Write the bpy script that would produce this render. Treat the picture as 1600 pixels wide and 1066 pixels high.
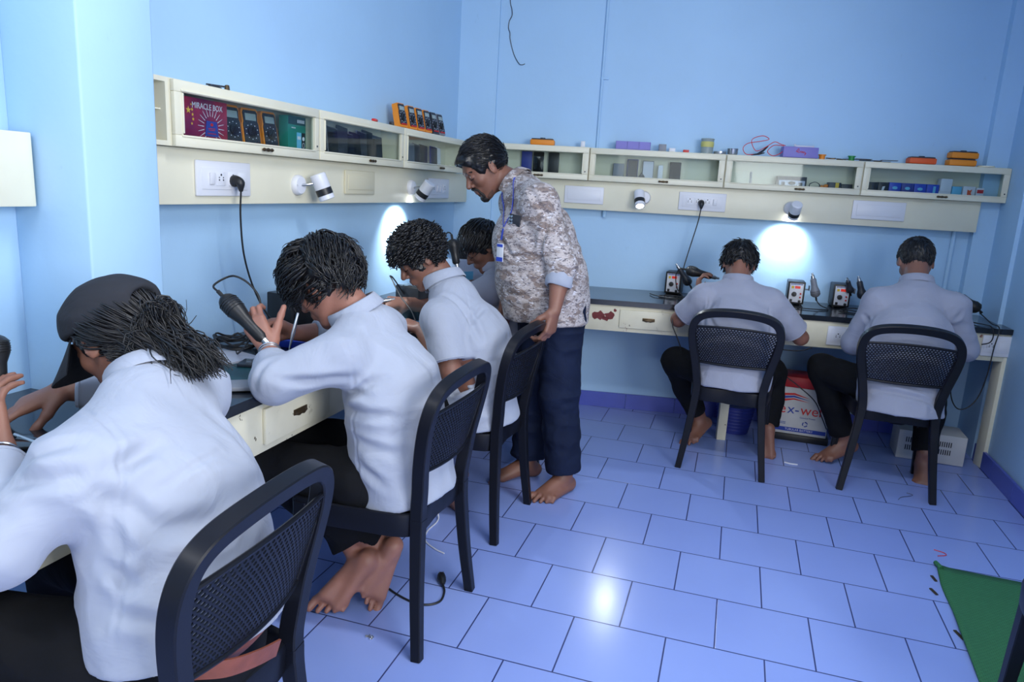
import bpy, bmesh, math, random
import numpy as np
from mathutils import Vector, Matrix
for o in list(bpy.data.objects): bpy.data.objects.remove(o, do_unlink=True)
SC = bpy.context.scene
COL = SC.collection
PI = math.pi
# ------------------------------------------------------------------ camera
cd = bpy.data.cameras.new('camera'); cam = bpy.data.objects.new('camera', cd); COL.objects.link(cam)
_R = np.array([[.95267, .29894, .05528], [.11430, -.18373, -.97631], [-.28170, .93642, -.20920]])
_r = np.array([.95267, .29894, .0553]); _r /= np.linalg.norm(_r)
_f = np.array([-.28170, .93642, -.20920]); _f -= _r*(_f@_r); _f /= np.linalg.norm(_f)
_u = np.cross(_r, _f)
cam.matrix_world = Matrix(((_r[0], _u[0], -_f[0], 1.775), (_r[1], _u[1], -_f[1], -4.457), (_r[2], _u[2], -_f[2], 1.406), (0, 0, 0, 1)))
cd.sensor_width = 36.0; cd.sensor_fit = 'HORIZONTAL'; cd.lens = 36.0*1125.2/1600; cd.clip_start = .05
SC.camera = cam
# ------------------------------------------------------------------ light
SC.view_settings.view_transform = 'Standard'; SC.view_settings.look = 'None'
SC.view_settings.exposure = 0.0; SC.view_settings.gamma = 1.0
try: SC.view_settings.use_curve_mapping = False
except Exception: pass
w = bpy.data.worlds.new('world'); SC.world = w; w.use_nodes = True
w.node_tree.nodes['Background'].inputs[0].default_value = (.82, .91, 1.0, 1)
w.node_tree.nodes['Background'].inputs[1].default_value = .28
def area(name, loc, target, sx, sy, power, col=(1, 1, 1)):
    l = bpy.data.lights.new(name, 'AREA'); l.shape = 'RECTANGLE'; l.size = sx; l.size_y = sy; l.energy = power; l.color = col
    o = bpy.data.objects.new(name, l); COL.objects.link(o); o.location = loc
    o.rotation_euler = (Vector(target)-Vector(loc)).to_track_quat('-Z', 'Y').to_euler(); return o
area('ceiling_tube_light', (1.9, -2.9, 2.93), (1.9, -2.9, 0), 1.2, .12, 28, (.975, .985, .985))
area('ceiling_tube_light', (1.0, -5.2, 2.93), (1.0, -5.2, 0), 1.2, .12, 32, (.975, .985, .985))
area('window_daylight', (3.9, -4.6, 1.9), (.2, -3.0, 1.2), 1.6, 1.3, 104, (.975, .985, .985))
area('rear_fill_light', (2.75, -6.7, 1.3), (1.5, -2.0, .9), 1.0, 2.2, 32, (.975, .985, .985))  # added fill at the open rear, sized to streak in the cabinet glass

# ------------------------------------------------------------------ materials
def nt(m): return m.node_tree.nodes, m.node_tree.links
def mat(name, col, rough=.5, metal=0.0, bump=0, bscale=60, var=0, vscale=6, spec=None, coat=0, emit=None, estr=0, sss=0, trans=0, bdist=.002, var2=None):
    m = bpy.data.materials.new(name); m.use_nodes = True; N, L = nt(m); b = N['Principled BSDF']
    b.inputs['Base Color'].default_value = (*col, 1); b.inputs['Roughness'].default_value = rough; b.inputs['Metallic'].default_value = metal
    if spec is not None: b.inputs['Specular IOR Level'].default_value = spec
    if coat: b.inputs['Coat Weight'].default_value = coat; b.inputs['Coat Roughness'].default_value = .1
    if sss: b.inputs['Subsurface Weight'].default_value = sss; b.inputs['Subsurface Radius'].default_value = (.012, .005, .003); b.inputs['Subsurface Scale'].default_value = .6
    if emit: b.inputs['Emission Color'].default_value = (*emit, 1); b.inputs['Emission Strength'].default_value = estr
    if trans: b.inputs['Transmission Weight'].default_value = trans
    tc = N.new('ShaderNodeTexCoord')
    if var:
        n = N.new('ShaderNodeTexNoise'); n.inputs['Scale'].default_value = vscale; n.inputs['Detail'].default_value = 6
        L.new(tc.outputs['Object'], n.inputs['Vector'])
        r = N.new('ShaderNodeMix'); r.data_type = 'RGBA'
        c2 = var2 if var2 else tuple(c*(1-var) for c in col)
        r.inputs[6].default_value = (*c2, 1); r.inputs[7].default_value = (*tuple(min(1, c*(1+var*.5)) for c in col), 1)
        mr = N.new('ShaderNodeMapRange'); mr.inputs[1].default_value = .28; mr.inputs[2].default_value = .65
        L.new(n.outputs['Fac'], mr.inputs[0]); L.new(mr.outputs[0], r.inputs[0]); L.new(r.outputs[2], b.inputs['Base Color'])
    if bump:
        n2 = N.new('ShaderNodeTexNoise'); n2.inputs['Scale'].default_value = bscale; n2.inputs['Detail'].default_value = 5
        L.new(tc.outputs['Object'], n2.inputs['Vector'])
        bp = N.new('ShaderNodeBump'); bp.inputs['Strength'].default_value = bump; bp.inputs['Distance'].default_value = bdist
        L.new(n2.outputs['Fac'], bp.inputs['Height']); L.new(bp.outputs['Normal'], b.inputs['Normal'])
    return m
def srgb(r, g, b):
    return tuple(((c/255+.055)/1.055)**2.4 if c > 10 else c/255/12.92 for c in (r, g, b))
M = {}
WALL = srgb(171, 208, 241)
def wall_mat(name, col):
    m = mat(name, col, .55, bump=.25, bscale=18, var=.05, vscale=1.6, bdist=.006)
    N, L = nt(m); b = N['Principled BSDF']; tc = N['Texture Coordinate']
    # grime spots and scuffs
    src = b.inputs['Base Color'].links[0].from_socket
    n = N.new('ShaderNodeTexNoise'); n.inputs['Scale'].default_value = 22; n.inputs['Detail'].default_value = 8; n.inputs['Roughness'].default_value = .7
    mp = N.new('ShaderNodeMapping'); mp.inputs['Scale'].default_value = (1, 1, .35); L.new(tc.outputs['Object'], mp.inputs[0]); L.new(mp.outputs[0], n.inputs['Vector'])
    mr = N.new('ShaderNodeMapRange'); mr.inputs[1].default_value = .66; mr.inputs[2].default_value = .78; mr.inputs[4].default_value = .35; L.new(n.outputs['Fac'], mr.inputs[0])
    mx = N.new('ShaderNodeMix'); mx.data_type = 'RGBA'; L.new(mr.outputs[0], mx.inputs[0]); L.new(src, mx.inputs[6]); mx.inputs[7].default_value = (*srgb(110, 140, 165), 1)
    L.new(mx.outputs[2], b.inputs['Base Color']); return m
M['wall'] = wall_mat('blue_wall_paint', WALL)
M['ceil'] = mat('ceiling_paint', (.75, .78, .8), .8)
M['cream'] = mat('cream_enamel', srgb(228, 224, 202), .38, var=.05, vscale=5, bump=.05, bscale=8)
def worn_cream():
    m = mat('worn_cream_enamel', srgb(220, 215, 192), .42, var=.10, vscale=7)
    N, L = nt(m); b = N['Principled BSDF']; tc = N['Texture Coordinate']; src = b.inputs['Base Color'].links[0].from_socket
    for sc, lo, hi, c in ((5.5, .665, .675, srgb(120, 52, 48)), (38, .70, .72, srgb(92, 80, 62)), (16, .66, .8, srgb(150, 142, 118))):
        n = N.new('ShaderNodeTexNoise'); n.inputs['Scale'].default_value = sc; n.inputs['Detail'].default_value = 8; L.new(tc.outputs['Object'], n.inputs['Vector'])
        mr = N.new('ShaderNodeMapRange'); mr.inputs[1].default_value = lo; mr.inputs[2].default_value = hi; L.new(n.outputs['Fac'], mr.inputs[0])
        mx = N.new('ShaderNodeMix'); mx.data_type = 'RGBA'; L.new(mr.outputs[0], mx.inputs[0]); L.new(src, mx.inputs[6]); mx.inputs[7].default_value = (*c, 1); src = mx.outputs[2]
    L.new(src, b.inputs['Base Color']); return m
M['worn'] = worn_cream()
def granite():
    m = mat('black_granite', (.012, .016, .024), .07, spec=.6)
    N, L = nt(m); b = N['Principled BSDF']; tc = N['Texture Coordinate']
    n = N.new('ShaderNodeTexNoise'); n.inputs['Scale'].default_value = 3; n.inputs['Detail'].default_value = 6; L.new(tc.outputs['Object'], n.inputs['Vector'])
    mr = N.new('ShaderNodeMapRange'); mr.inputs[3].default_value = .06; mr.inputs[4].default_value = .24; L.new(n.outputs['Fac'], mr.inputs[0]); L.new(mr.outputs[0], b.inputs['Roughness'])
    return m
M['granite'] = granite()
def tile_mat():
    m = bpy.data.materials.new('blue_floor_tiles'); m.use_nodes = True; N, L = nt(m); b = N['Principled BSDF']
    g = N.new('ShaderNodeNewGeometry'); sep = N.new('ShaderNodeSeparateXYZ'); L.new(g.outputs['Position'], sep.inputs[0])
    T = .305
    def mth(op, a, bb=None):
        n = N.new('ShaderNodeMath'); n.operation = op
        for i, s in enumerate((a, bb)):
            if s is None: continue
            if isinstance(s, (int, float)): n.inputs[i].default_value = s
            else: L.new(s, n.inputs[i])
        return n.outputs[0]
    v = mth('DIVIDE', mth('SUBTRACT', .152, sep.outputs[1]), T)      # row coordinate
    row = mth('FLOOR', v); fv = mth('SUBTRACT', v, row)
    odd = mth('MODULO', mth('ADD', row, 100), 2)
    u = mth('SUBTRACT', mth('DIVIDE', mth('SUBTRACT', sep.outputs[0], 1.0918), T), mth('MULTIPLY', odd, .5))
    fu = mth('FRACT', mth('ADD', u, 40))
    e = mth('MINIMUM', mth('MINIMUM', fv, mth('SUBTRACT', 1, fv)), mth('MINIMUM', fu, mth('SUBTRACT', 1, fu)))
    mr = N.new('ShaderNodeMapRange'); mr.inputs[1].default_value = .0045; mr.inputs[2].default_value = .0105; L.new(e, mr.inputs[0])
    # per tile shade
    cmb = N.new('ShaderNodeCombineXYZ'); L.new(mth('FLOOR', u), cmb.inputs[0]); L.new(row, cmb.inputs[1])
    wn = N.new('ShaderNodeTexWhiteNoise'); wn.noise_dimensions = '2D'; L.new(cmb.outputs[0], wn.inputs['Vector'])
    n = N.new('ShaderNodeTexNoise'); n.inputs['Scale'].default_value = 3.0; n.inputs['Detail'].default_value = 8; L.new(g.outputs['Position'], n.inputs['Vector'])
    a1 = N.new('ShaderNodeMix'); a1.data_type = 'RGBA'; a1.inputs[6].default_value = (*srgb(136, 157, 224), 1); a1.inputs[7].default_value = (*srgb(147, 169, 232), 1)
    L.new(mth('ADD', mth('MULTIPLY', wn.outputs[0], .35), mth('MULTIPLY', n.outputs['Fac'], .65)), a1.inputs[0])
    a2 = N.new('ShaderNodeMix'); a2.data_type = 'RGBA'; a2.inputs[6].default_value = (*srgb(48, 56, 106), 1); L.new(mr.outputs[0], a2.inputs[0]); L.new(a1.outputs[2], a2.inputs[7])
    L.new(a2.outputs[2], b.inputs['Base Color'])
    r = N.new('ShaderNodeMapRange'); r.inputs[3].default_value = .19; r.inputs[4].default_value = .25; L.new(n.outputs['Fac'], r.inputs[0]); L.new(r.outputs[0], b.inputs['Roughness'])
    n3 = N.new('ShaderNodeTexNoise'); n3.inputs['Scale'].default_value = 70; L.new(g.outputs['Position'], n3.inputs['Vector'])
    hs = mth('ADD', mth('MULTIPLY', mr.outputs[0], 1.0), mth('MULTIPLY', n3.outputs['Fac'], .12))
    bp = N.new('ShaderNodeBump'); bp.inputs['Strength'].default_value = .5; bp.inputs['Distance'].default_value = .0012; L.new(hs, bp.inputs['Height']); L.new(bp.outputs[0], b.inputs['Normal'])
    return m
M['tile'] = tile_mat()
M['skirt'] = mat('skirting_tiles', srgb(84, 98, 190), .3, var=.12, vscale=3)
M['plastic'] = mat('black_chair_plastic', (.007, .008, .013), .36, bump=.06, bscale=300, spec=.22)
M['black'] = mat('black_plastic', (.012, .013, .016), .4)
M['blackgloss'] = mat('black_gloss', (.008, .009, .012), .12)
M['rubber'] = mat('black_rubber_cable', (.010, .011, .014), .5)
M['white'] = mat('white_plastic', srgb(222, 224, 232), .35)
M['ivory'] = mat('ivory_plastic', srgb(214, 208, 182), .4)
M['bronze'] = mat('old_bronze', srgb(96, 80, 60), .4, metal=.8)
M['steel'] = mat('brushed_steel', (.55, .56, .58), .3, metal=1)
M['orange'] = mat('orange_rubber', srgb(232, 140, 36), .5)
M['orange2'] = mat('red_orange_rubber', srgb(226, 92, 40), .5)
M['yellow'] = mat('yellow_plastic', srgb(226, 186, 44), .5)
M['dark'] = mat('charcoal_plastic', srgb(42, 46, 56), .4)
M['grey'] = mat('grey_plastic', srgb(128, 132, 142), .45)
M['lcd'] = mat('grey_display', srgb(150, 165, 165), .15)
M['blue'] = mat('blue_plastic', srgb(40, 70, 190), .35)
M['navy'] = mat('navy_card', srgb(50, 62, 150), .45)
M['purple'] = mat('lilac_card', srgb(128, 122, 196), .5)
M['red'] = mat('red_plastic', srgb(200, 38, 40), .4)
M['redprint'] = mat('red_print', srgb(214, 40, 40), .5)
M['blueprint'] = mat('blue_print', srgb(34, 64, 160), .5)
M['green'] = mat('green_plastic', srgb(30, 140, 70), .45)
M['teal'] = mat('teal_card', srgb(40, 132, 118), .45)
M['tealdark'] = mat('dark_teal_card', srgb(22, 70, 78), .45)
M['cyan'] = mat('cyan_card', srgb(110, 190, 226), .45)
M['paper'] = mat('white_paper', srgb(214, 216, 226), .8, var=.06, vscale=20)
M['led'] = mat('red_led_display', (.25, .01, .01), .3, emit=(1, .05, .02), estr=.4)
M['lamp_on'] = mat('lit_lamp_lens', (1, 1, 1), .3, emit=(.92, .96, 1), estr=22)
M['lens_off'] = mat('frosted_lamp_lens', srgb(205, 208, 222), .3)
M['jar'] = mat('cloudy_jar_plastic', srgb(176, 190, 190), .25, trans=.35)
M['yellowgoo'] = mat('yellow_paste', srgb(196, 190, 110), .5)
M['leather'] = mat('brown_leather', srgb(122, 66, 48), .45, bump=.3, bscale=120, var=.2, vscale=30)
M['metalbox'] = mat('painted_metal_box', srgb(206, 206, 204), .45, var=.05, vscale=12)
M['foil'] = mat('crinkled_foil', (.7, .72, .75), .25, metal=.9, bump=1, bscale=90)
def glass_mat():
    m = bpy.data.materials.new('window_glass'); m.use_nodes = True; N, L = nt(m)
    for n in list(N): N.remove(n)
    o = N.new('ShaderNodeOutputMaterial'); t = N.new('ShaderNodeBsdfTransparent'); t.inputs[0].default_value = (.86, .91, .92, 1)
    g = N.new('ShaderNodeBsdfGlossy'); g.inputs['Roughness'].default_value = .04; mx = N.new('ShaderNodeMixShader'); fr = N.new('ShaderNodeLayerWeight'); fr.inputs[0].default_value = .5
    p4 = N.new('ShaderNodeMath'); p4.operation = 'POWER'; p4.inputs[1].default_value = 4.0; L.new(fr.outputs['Facing'], p4.inputs[0])
    mm = N.new('ShaderNodeMath'); mm.operation = 'MULTIPLY_ADD'; mm.inputs[1].default_value = .6; mm.inputs[2].default_value = .014; L.new(p4.outputs[0], mm.inputs[0])
    L.new(mm.outputs[0], mx.inputs[0]); L.new(t.outputs[0], mx.inputs[1]); L.new(g.outputs[0], mx.inputs[2]); L.new(mx.outputs[0], o.inputs[0]); return m
M['glass'] = glass_mat()
def cloth(name, col, weave=900, b=.25, var=.06):
    m = mat(name, col, .85, var=var, vscale=5); N, L = nt(m); bs = N['Principled BSDF']; tc = N['Texture Coordinate']
    bs.inputs['Sheen Weight'].default_value = .15 if col[0] > .05 else 0; bs.inputs['Specular IOR Level'].default_value = .2
    n1 = N.new('ShaderNodeTexNoise'); n1.inputs['Scale'].default_value = weave; L.new(tc.outputs['Object'], n1.inputs['Vector'])
    n2 = N.new('ShaderNodeTexNoise'); n2.inputs['Scale'].default_value = 9; n2.inputs['Detail'].default_value = 3; n2.inputs['Distortion'].default_value = 1.2; L.new(tc.outputs['Object'], n2.inputs['Vector'])
    b1 = N.new('ShaderNodeBump'); b1.inputs['Strength'].default_value = b; b1.inputs['Distance'].default_value = .0006; L.new(n1.outputs['Fac'], b1.inputs['Height'])
    b2 = N.new('ShaderNodeBump'); b2.inputs['Strength'].default_value = .55; b2.inputs['Distance'].default_value = .012; L.new(n2.outputs['Fac'], b2.inputs['Height']); L.new(b1.outputs[0], b2.inputs['Normal'])
    L.new(b2.outputs[0], bs.inputs['Normal']); return m
M['shirt'] = cloth('pale_blue_grey_cotton', srgb(160, 167, 184))
M['shirt_dim'] = cloth('dimmed_grey_blue_cotton', srgb(152, 156, 174))  # similar pale cotton, darkened in colour for the weaker light at the back
M['trouser'] = cloth('black_trouser_cloth', (.0055, .006, .008), b=.15)
M['denim'] = cloth('dark_denim', srgb(21, 31, 56), 1400, .35, .25)
def print_mat():
    m = cloth('grey_brown_camouflage_print', srgb(184, 176, 176), 900, .2); N, L = nt(m); b = N['Principled BSDF']; tc = N['Texture Coordinate']
    src = b.inputs['Base Color'].links[0].from_socket
    mp = N.new('ShaderNodeMapping'); mp.inputs['Rotation'].default_value = (.5, .7, .3); mp.inputs['Scale'].default_value = (1, 1, 2.2); L.new(tc.outputs['Object'], mp.inputs[0])
    for sc, lo, hi, c, mul in ((13, .47, .58, srgb(118, 100, 92), .8), (55, .54, .60, srgb(96, 90, 98), .8), (48, .60, .66, srgb(222, 222, 232), .8), (120, .62, .66, srgb(52, 50, 58), .9)):
        n = N.new('ShaderNodeTexNoise'); n.inputs['Scale'].default_value = sc; n.inputs['Detail'].default_value = 3; n.inputs['Distortion'].default_value = .8; L.new(mp.outputs[0], n.inputs['Vector'])
        mr = N.new('ShaderNodeMapRange'); mr.inputs[1].default_value = lo; mr.inputs[2].default_value = hi; mr.inputs[4].default_value = mul; L.new(n.outputs['Fac'], mr.inputs[0])
        mx = N.new('ShaderNodeMix'); mx.data_type = 'RGBA'; L.new(mr.outputs[0], mx.inputs[0]); L.new(src, mx.inputs[6]); mx.inputs[7].default_value = (*c, 1); src = mx.outputs[2]
    L.new(src, b.inputs['Base Color']); return m
M['print'] = print_mat()
M['skin'] = mat('brown_skin', srgb(131, 90, 75), .5, sss=.12, bump=.2, bscale=180, var=.14, vscale=9)
M['skin2'] = mat('warm_brown_skin', srgb(156, 108, 93), .5, sss=.12, bump=.2, bscale=180, var=.14, vscale=12)
M['hair'] = mat('black_hair', (.006, .006, .008), .36, spec=.5)
M['stubble'] = mat('dark_stubble', srgb(92, 64, 54), .7, bump=.8, bscale=600)
M['beard'] = mat('black_beard_stubble', (.014, .011, .011), .6, bump=.8, bscale=500)
M['cap'] = cloth('faded_black_cotton', (.026, .028, .036), 900, .3)
M['eye'] = mat('eye_white', (.7, .68, .65), .2)
M['mat_green'] = mat('green_quilted_mat', srgb(52, 116, 74), .8)
def mat_quilt():
    m = M['mat_green']; N, L = nt(m); b = N['Principled BSDF']; tc = N['Texture Coordinate']
    br = N.new('ShaderNodeTexBrick'); br.inputs['Scale'].default_value = 34; br.inputs['Mortar Size'].default_value = .04; L.new(tc.outputs['Object'], br.inputs['Vector'])
    br.inputs['Color1'].default_value = (*srgb(54, 122, 78), 1); br.inputs['Color2'].default_value = (*srgb(50, 114, 72), 1); br.inputs['Mortar'].default_value = (*srgb(40, 98, 62), 1)
    L.new(br.outputs['Color'], b.inputs['Base Color']); bp = N.new('ShaderNodeBump'); bp.inputs['Strength'].default_value = .5; bp.inputs['Distance'].default_value = .002
    L.new(br.outputs['Fac'], bp.inputs['Height']); bp.invert = True; L.new(bp.outputs[0], b.inputs['Normal'])
mat_quilt()
M['redgrad'] = mat('red_purple_box_print', srgb(170, 30, 60), .35, var=.3, vscale=9, var2=srgb(70, 24, 80))
M['star'] = mat('gold_print', srgb(240, 190, 70), .4)

# ------------------------------------------------------------------ objects
def tag(o, label=None, cat=None, group=None, kind=None):
    if label: o['label'] = label
    if cat: o['category'] = cat
    if group: o['group'] = group
    if kind: o['kind'] = kind
    return o
def empty(name, loc, rz=0.0):
    o = bpy.data.objects.new(name, None); COL.objects.link(o); o.location = loc; o.rotation_euler = (0, 0, rz); o.empty_display_size = .1; return o
def copy_tree(o, parent=None):
    c = o.copy(); COL.objects.link(c)
    if parent is not None: c.parent = parent; c.matrix_parent_inverse = o.matrix_parent_inverse.copy()
    for ch in list(o.children): copy_tree(ch, c)
    return c
def rmat(rx=0, ry=0, rz=0):
    return np.array(Matrix.Rotation(rz, 3, 'Z') @ Matrix.Rotation(ry, 3, 'Y') @ Matrix.Rotation(rx, 3, 'X'))
def unit(v): v = np.array(v, float); return v/np.linalg.norm(v)
def spline(P, n=8, closed=False):
    P = [np.array(p, float) for p in P]; out = []
    N_ = len(P)
    for i in range(N_ if closed else N_-1):
        p0 = P[(i-1) % N_] if closed or i > 0 else 2*P[0]-P[1]; p1 = P[i]; p2 = P[(i+1) % N_]
        p3 = P[(i+2) % N_] if closed or i < N_-2 else 2*P[-1]-P[-2]
        for k in range(n):
            t = k/n; out.append(.5*((2*p1)+(-p0+p2)*t+(2*p0-5*p1+4*p2-p3)*t*t+(-p0+3*p1-3*p2+p3)*t**3))
    if not closed: out.append(P[-1])
    return np.array(out)
class MB:
    def __init__(s): s.v = []; s.f = []; s.m = []; s.n = 0
    def add(s, v, f, mi=0, R=None, t=None):
        v = np.asarray(v, float).reshape(-1, 3)
        if R is not None: v = v@np.asarray(R).T
        if t is not None: v = v+np.asarray(t, float)
        s.v.append(v); s.f += [tuple(int(i)+s.n for i in q) for q in f]; s.m += [mi]*len(f); s.n += len(v); return s
    def box(s, c, d, R=None, bev=0, mi=0, seg=2):
        bm = bmesh.new(); bmesh.ops.create_cube(bm, size=1)
        for v in bm.verts: v.co = Vector((v.co.x*d[0], v.co.y*d[1], v.co.z*d[2]))
        if bev: bmesh.ops.bevel(bm, geom=list(bm.edges), offset=min(bev, min(d)*.49), segments=seg, profile=.5, affect='EDGES')
        bm.verts.index_update()
        V = [tuple(v.co) for v in bm.verts]; F = [[v.index for v in f.verts] for f in bm.faces]; bm.free()
        return s.add(V, F, mi, R, c)
    def prism(s, poly, z0, z1, R=None, t=None, mi=0, taper=1):
        n = len(poly); c = np.mean(np.array(poly, float), 0)
        V = [(p[0], p[1], z0) for p in poly]+[(c[0]+(p[0]-c[0])*taper, c[1]+(p[1]-c[1])*taper, z1) for p in poly]
        F = [list(range(n))[::-1], list(range(n, 2*n))]+[[i, (i+1) % n, n+(i+1) % n, n+i] for i in range(n)]
        return s.add(V, F, mi, R, t)
    def lathe(s, prof, n=24, R=None, t=None, mi=0):
        V = []; F = []
        for (r, z) in prof:
            for k in range(n): a = 2*PI*k/n; V.append((r*math.cos(a), r*math.sin(a), z))
        for i in range(len(prof)-1):
            for k in range(n): F.append([i*n+k, i*n+(k+1) % n, (i+1)*n+(k+1) % n, (i+1)*n+k])
        F.append(list(range(n))[::-1]); F.append([(len(prof)-1)*n+k for k in range(n)])
        return s.add(V, F, mi, R, t)
    def cyl(s, a, b, r, r2=None, n=16, mi=0):
        a = np.array(a, float); b = np.array(b, float); d = b-a; q = Vector(d).to_track_quat('Z', 'Y').to_matrix()
        r2 = r if r2 is None else r2
        return s.lathe([(r, 0), (r2, float(np.linalg.norm(d)))], n, np.array(q), a, mi)
    def sphere(s, c, r, R=None, n=16, mi=0):
        r = (r, r, r) if isinstance(r, (int, float)) else r
        V = [(0, 0, -r[2])]; F = []; m = n//2
        for i in range(1, m):
            ph = -PI/2+PI*i/m
            for k in range(n): a = 2*PI*k/n; V.append((r[0]*math.cos(ph)*math.cos(a), r[1]*math.cos(ph)*math.sin(a), r[2]*math.sin(ph)))
        V.append((0, 0, r[2])); e = len(V)-1
        for k in range(n): F.append([0, 1+(k+1) % n, 1+k]); F.append([e, e-n+k, e-n+(k+1) % n])
        for i in range(m-2):
            for k in range(n): F.append([1+i*n+k, 1+i*n+(k+1) % n, 1+(i+1)*n+(k+1) % n, 1+(i+1)*n+k])
        return s.add(V, F, mi, R, c)
    def sweep(s, path, rad, n=8, prof=None, up=(0, 0, 1), closed=False, mi=0, cap=True):
        """path Nx3; rad scalar or list; prof = list of (a,b) section points instead of a circle"""
        P = np.asarray(path, float); N_ = len(P)
        T = np.zeros_like(P); T[1:-1] = P[2:]-P[:-2]; T[0] = P[1]-P[0]; T[-1] = P[-1]-P[-2]
        if closed: T[0] = P[1]-P[-1]; T[-1] = P[0]-P[-2]
        T /= np.linalg.norm(T, axis=1)[:, None]+1e-12
        if prof is None: prof = [(math.cos(2*PI*k/n), math.sin(2*PI*k/n)) for k in range(n)]
        prof = np.array(prof, float); n = len(prof)
        rad = np.full(N_, float(rad)) if np.isscalar(rad) else np.asarray(rad, float)
        u = np.array(up, float); V = []
        b = np.cross(T[0], u)
        if np.linalg.norm(b) < 1e-3: b = np.cross(T[0], (1, .1, 0))
        b /= np.linalg.norm(b)
        for i in range(N_):
            b = b-T[i]*(b@T[i]); b /= np.linalg.norm(b)+1e-12; c = np.cross(b, T[i])
            V.append(P[i]+rad[i]*(prof[:, :1]*b+prof[:, 1:2]*c))
        V = np.concatenate(V); F = []
        for i in range(N_ if closed else N_-1):
            j = (i+1) % N_
            for k in range(n): F.append([i*n+k, j*n+k, j*n+(k+1) % n, i*n+(k+1) % n])
        if cap and not closed: F.append(list(range(n))); F.append([(N_-1)*n+k for k in range(n)][::-1])
        return s.add(V, F, mi)
    def build(s, name, mats, parent=None, origin=None, smooth=True, angle=35):
        me = bpy.data.meshes.new(name); V = np.concatenate(s.v)
        if origin is not None: V = V-np.array(origin, float)
        me.from_pydata(V.tolist(), [], s.f)
        if not isinstance(mats, (list, tuple)): mats = [mats]
        for m in mats: me.materials.append(M[m] if isinstance(m, str) else m)
        if len(mats) > 1: me.polygons.foreach_set('material_index', s.m)
        bm = bmesh.new(); bm.from_mesh(me); bmesh.ops.recalc_face_normals(bm, faces=bm.faces); bm.to_mesh(me); bm.free()
        if smooth:
            me.polygons.foreach_set('use_smooth', [True]*len(me.polygons))
            try: me.set_sharp_from_angle(angle=math.radians(angle))
            except Exception: pass
        me.update()
        o = bpy.data.objects.new(name, me); COL.objects.link(o)
        if origin is not None and parent is None: o.location = origin
        if parent is not None: o.parent = parent
        return o
def text(name, s, size, m, parent, loc, R=None, ext=.0004, align='CENTER', sx=1.0):
    cu = bpy.data.curves.new(name, 'FONT'); cu.body = s; cu.size = size; cu.extrude = ext; cu.align_x = align; cu.align_y = 'CENTER'; cu.resolution_u = 3
    o = bpy.data.objects.new(name, cu); COL.objects.link(o); bpy.context.view_layer.update()
    me = bpy.data.meshes.new_from_object(o.evaluated_get(bpy.context.evaluated_depsgraph_get())); bpy.data.objects.remove(o, do_unlink=True)
    me.materials.clear(); me.materials.append(M[m]); me.name = name
    mw = Matrix(np.array(R).tolist()).to_4x4() if R is not None else Matrix.Identity(4)
    me.transform(Matrix.Translation(loc) @ mw @ Matrix.Diagonal((sx, 1, 1, 1)))
    o = bpy.data.objects.new(name, me); COL.objects.link(o)
    if parent is not None: o.parent = parent
    return o
SK = .172; SL = math.atan(SK); CS = math.cos(SL); RB = rmat(0, 0, SL)     # the back wall runs 9.8 degrees off square
def bw(s, off=0.0, z=0.0):
    """point on the back wall: s = metres along it from the left corner, off = distance in front of it"""
    return np.array([s*CS+off*math.sin(SL), s*math.sin(SL)-off*CS, z])
# ================================================================== the room
H = .802
def structure(mb, name, m, **k): return tag(mb.build(name, m, **k), kind='structure')
structure(MB().prism([(-.12, -7), (3.9, -7), (3.9, .9), (-.12, .9)], -.06, 0), 'floor', 'tile', smooth=False)
structure(MB().prism([(-.12, -7), (3.9, -7), (3.9, .9), (-.12, .9)], 3.0, 3.06), 'ceiling', 'ceil', smooth=False)
structure(MB().box((-.06, -3.35, 1.5), (.12, 7.3, 3.0)), 'wall_left', 'wall', smooth=False)
structure(MB().prism([tuple(bw(-.15, 0)[:2]), tuple(bw(4, 0)[:2]), tuple(bw(4, -.12)[:2]), tuple(bw(-.15, -.12)[:2])], 0, 3.0), 'wall_back', 'wall', smooth=False)
mb = MB(); mb.box((3.31, -1.12, 1.5), (.12, 2.64, 3.0)); mb.box((3.31, -6.4, 1.5), (.12, 1.2, 3.0)); mb.box((3.31, -4.2, .55), (.12, 3.6, 1.1)); mb.box((3.31, -4.2, 2.8), (.12, 3.6, .4))
mb.box((3.31, .5, 1.5), (.12, .6, 3.0)); structure(mb, 'wall_right', 'wall', smooth=False)
structure(MB().prism([(3.252, .18), (3.252, .62), (3.222, .62), (3.228, .18)], .0, 3.0), 'trim_1', 'wall', smooth=False)      # shallow column in the right corner
structure(MB().box((.119, -2.927, 1.5), (.242, .236, 3.0), bev=.006), 'trim_2', 'wall', angle=50)                               # pillar on the left wall
structure(MB().prism([tuple(bw(-.02, -.01)[:2]), tuple(bw(.235, -.01)[:2]), tuple(bw(.235, .03)[:2]), tuple(bw(-.02, .03)[:2])], 0, 3.0), 'trim_3', 'wall', smooth=False)
structure(MB().prism([tuple(bw(3.145, -.01)[:2]), tuple(bw(3.29, -.01)[:2]), tuple(bw(3.29, .05)[:2]), tuple(bw(3.145, .05)[:2])], 0, 3.0), 'trim_4', 'wall', smooth=False)
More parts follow.
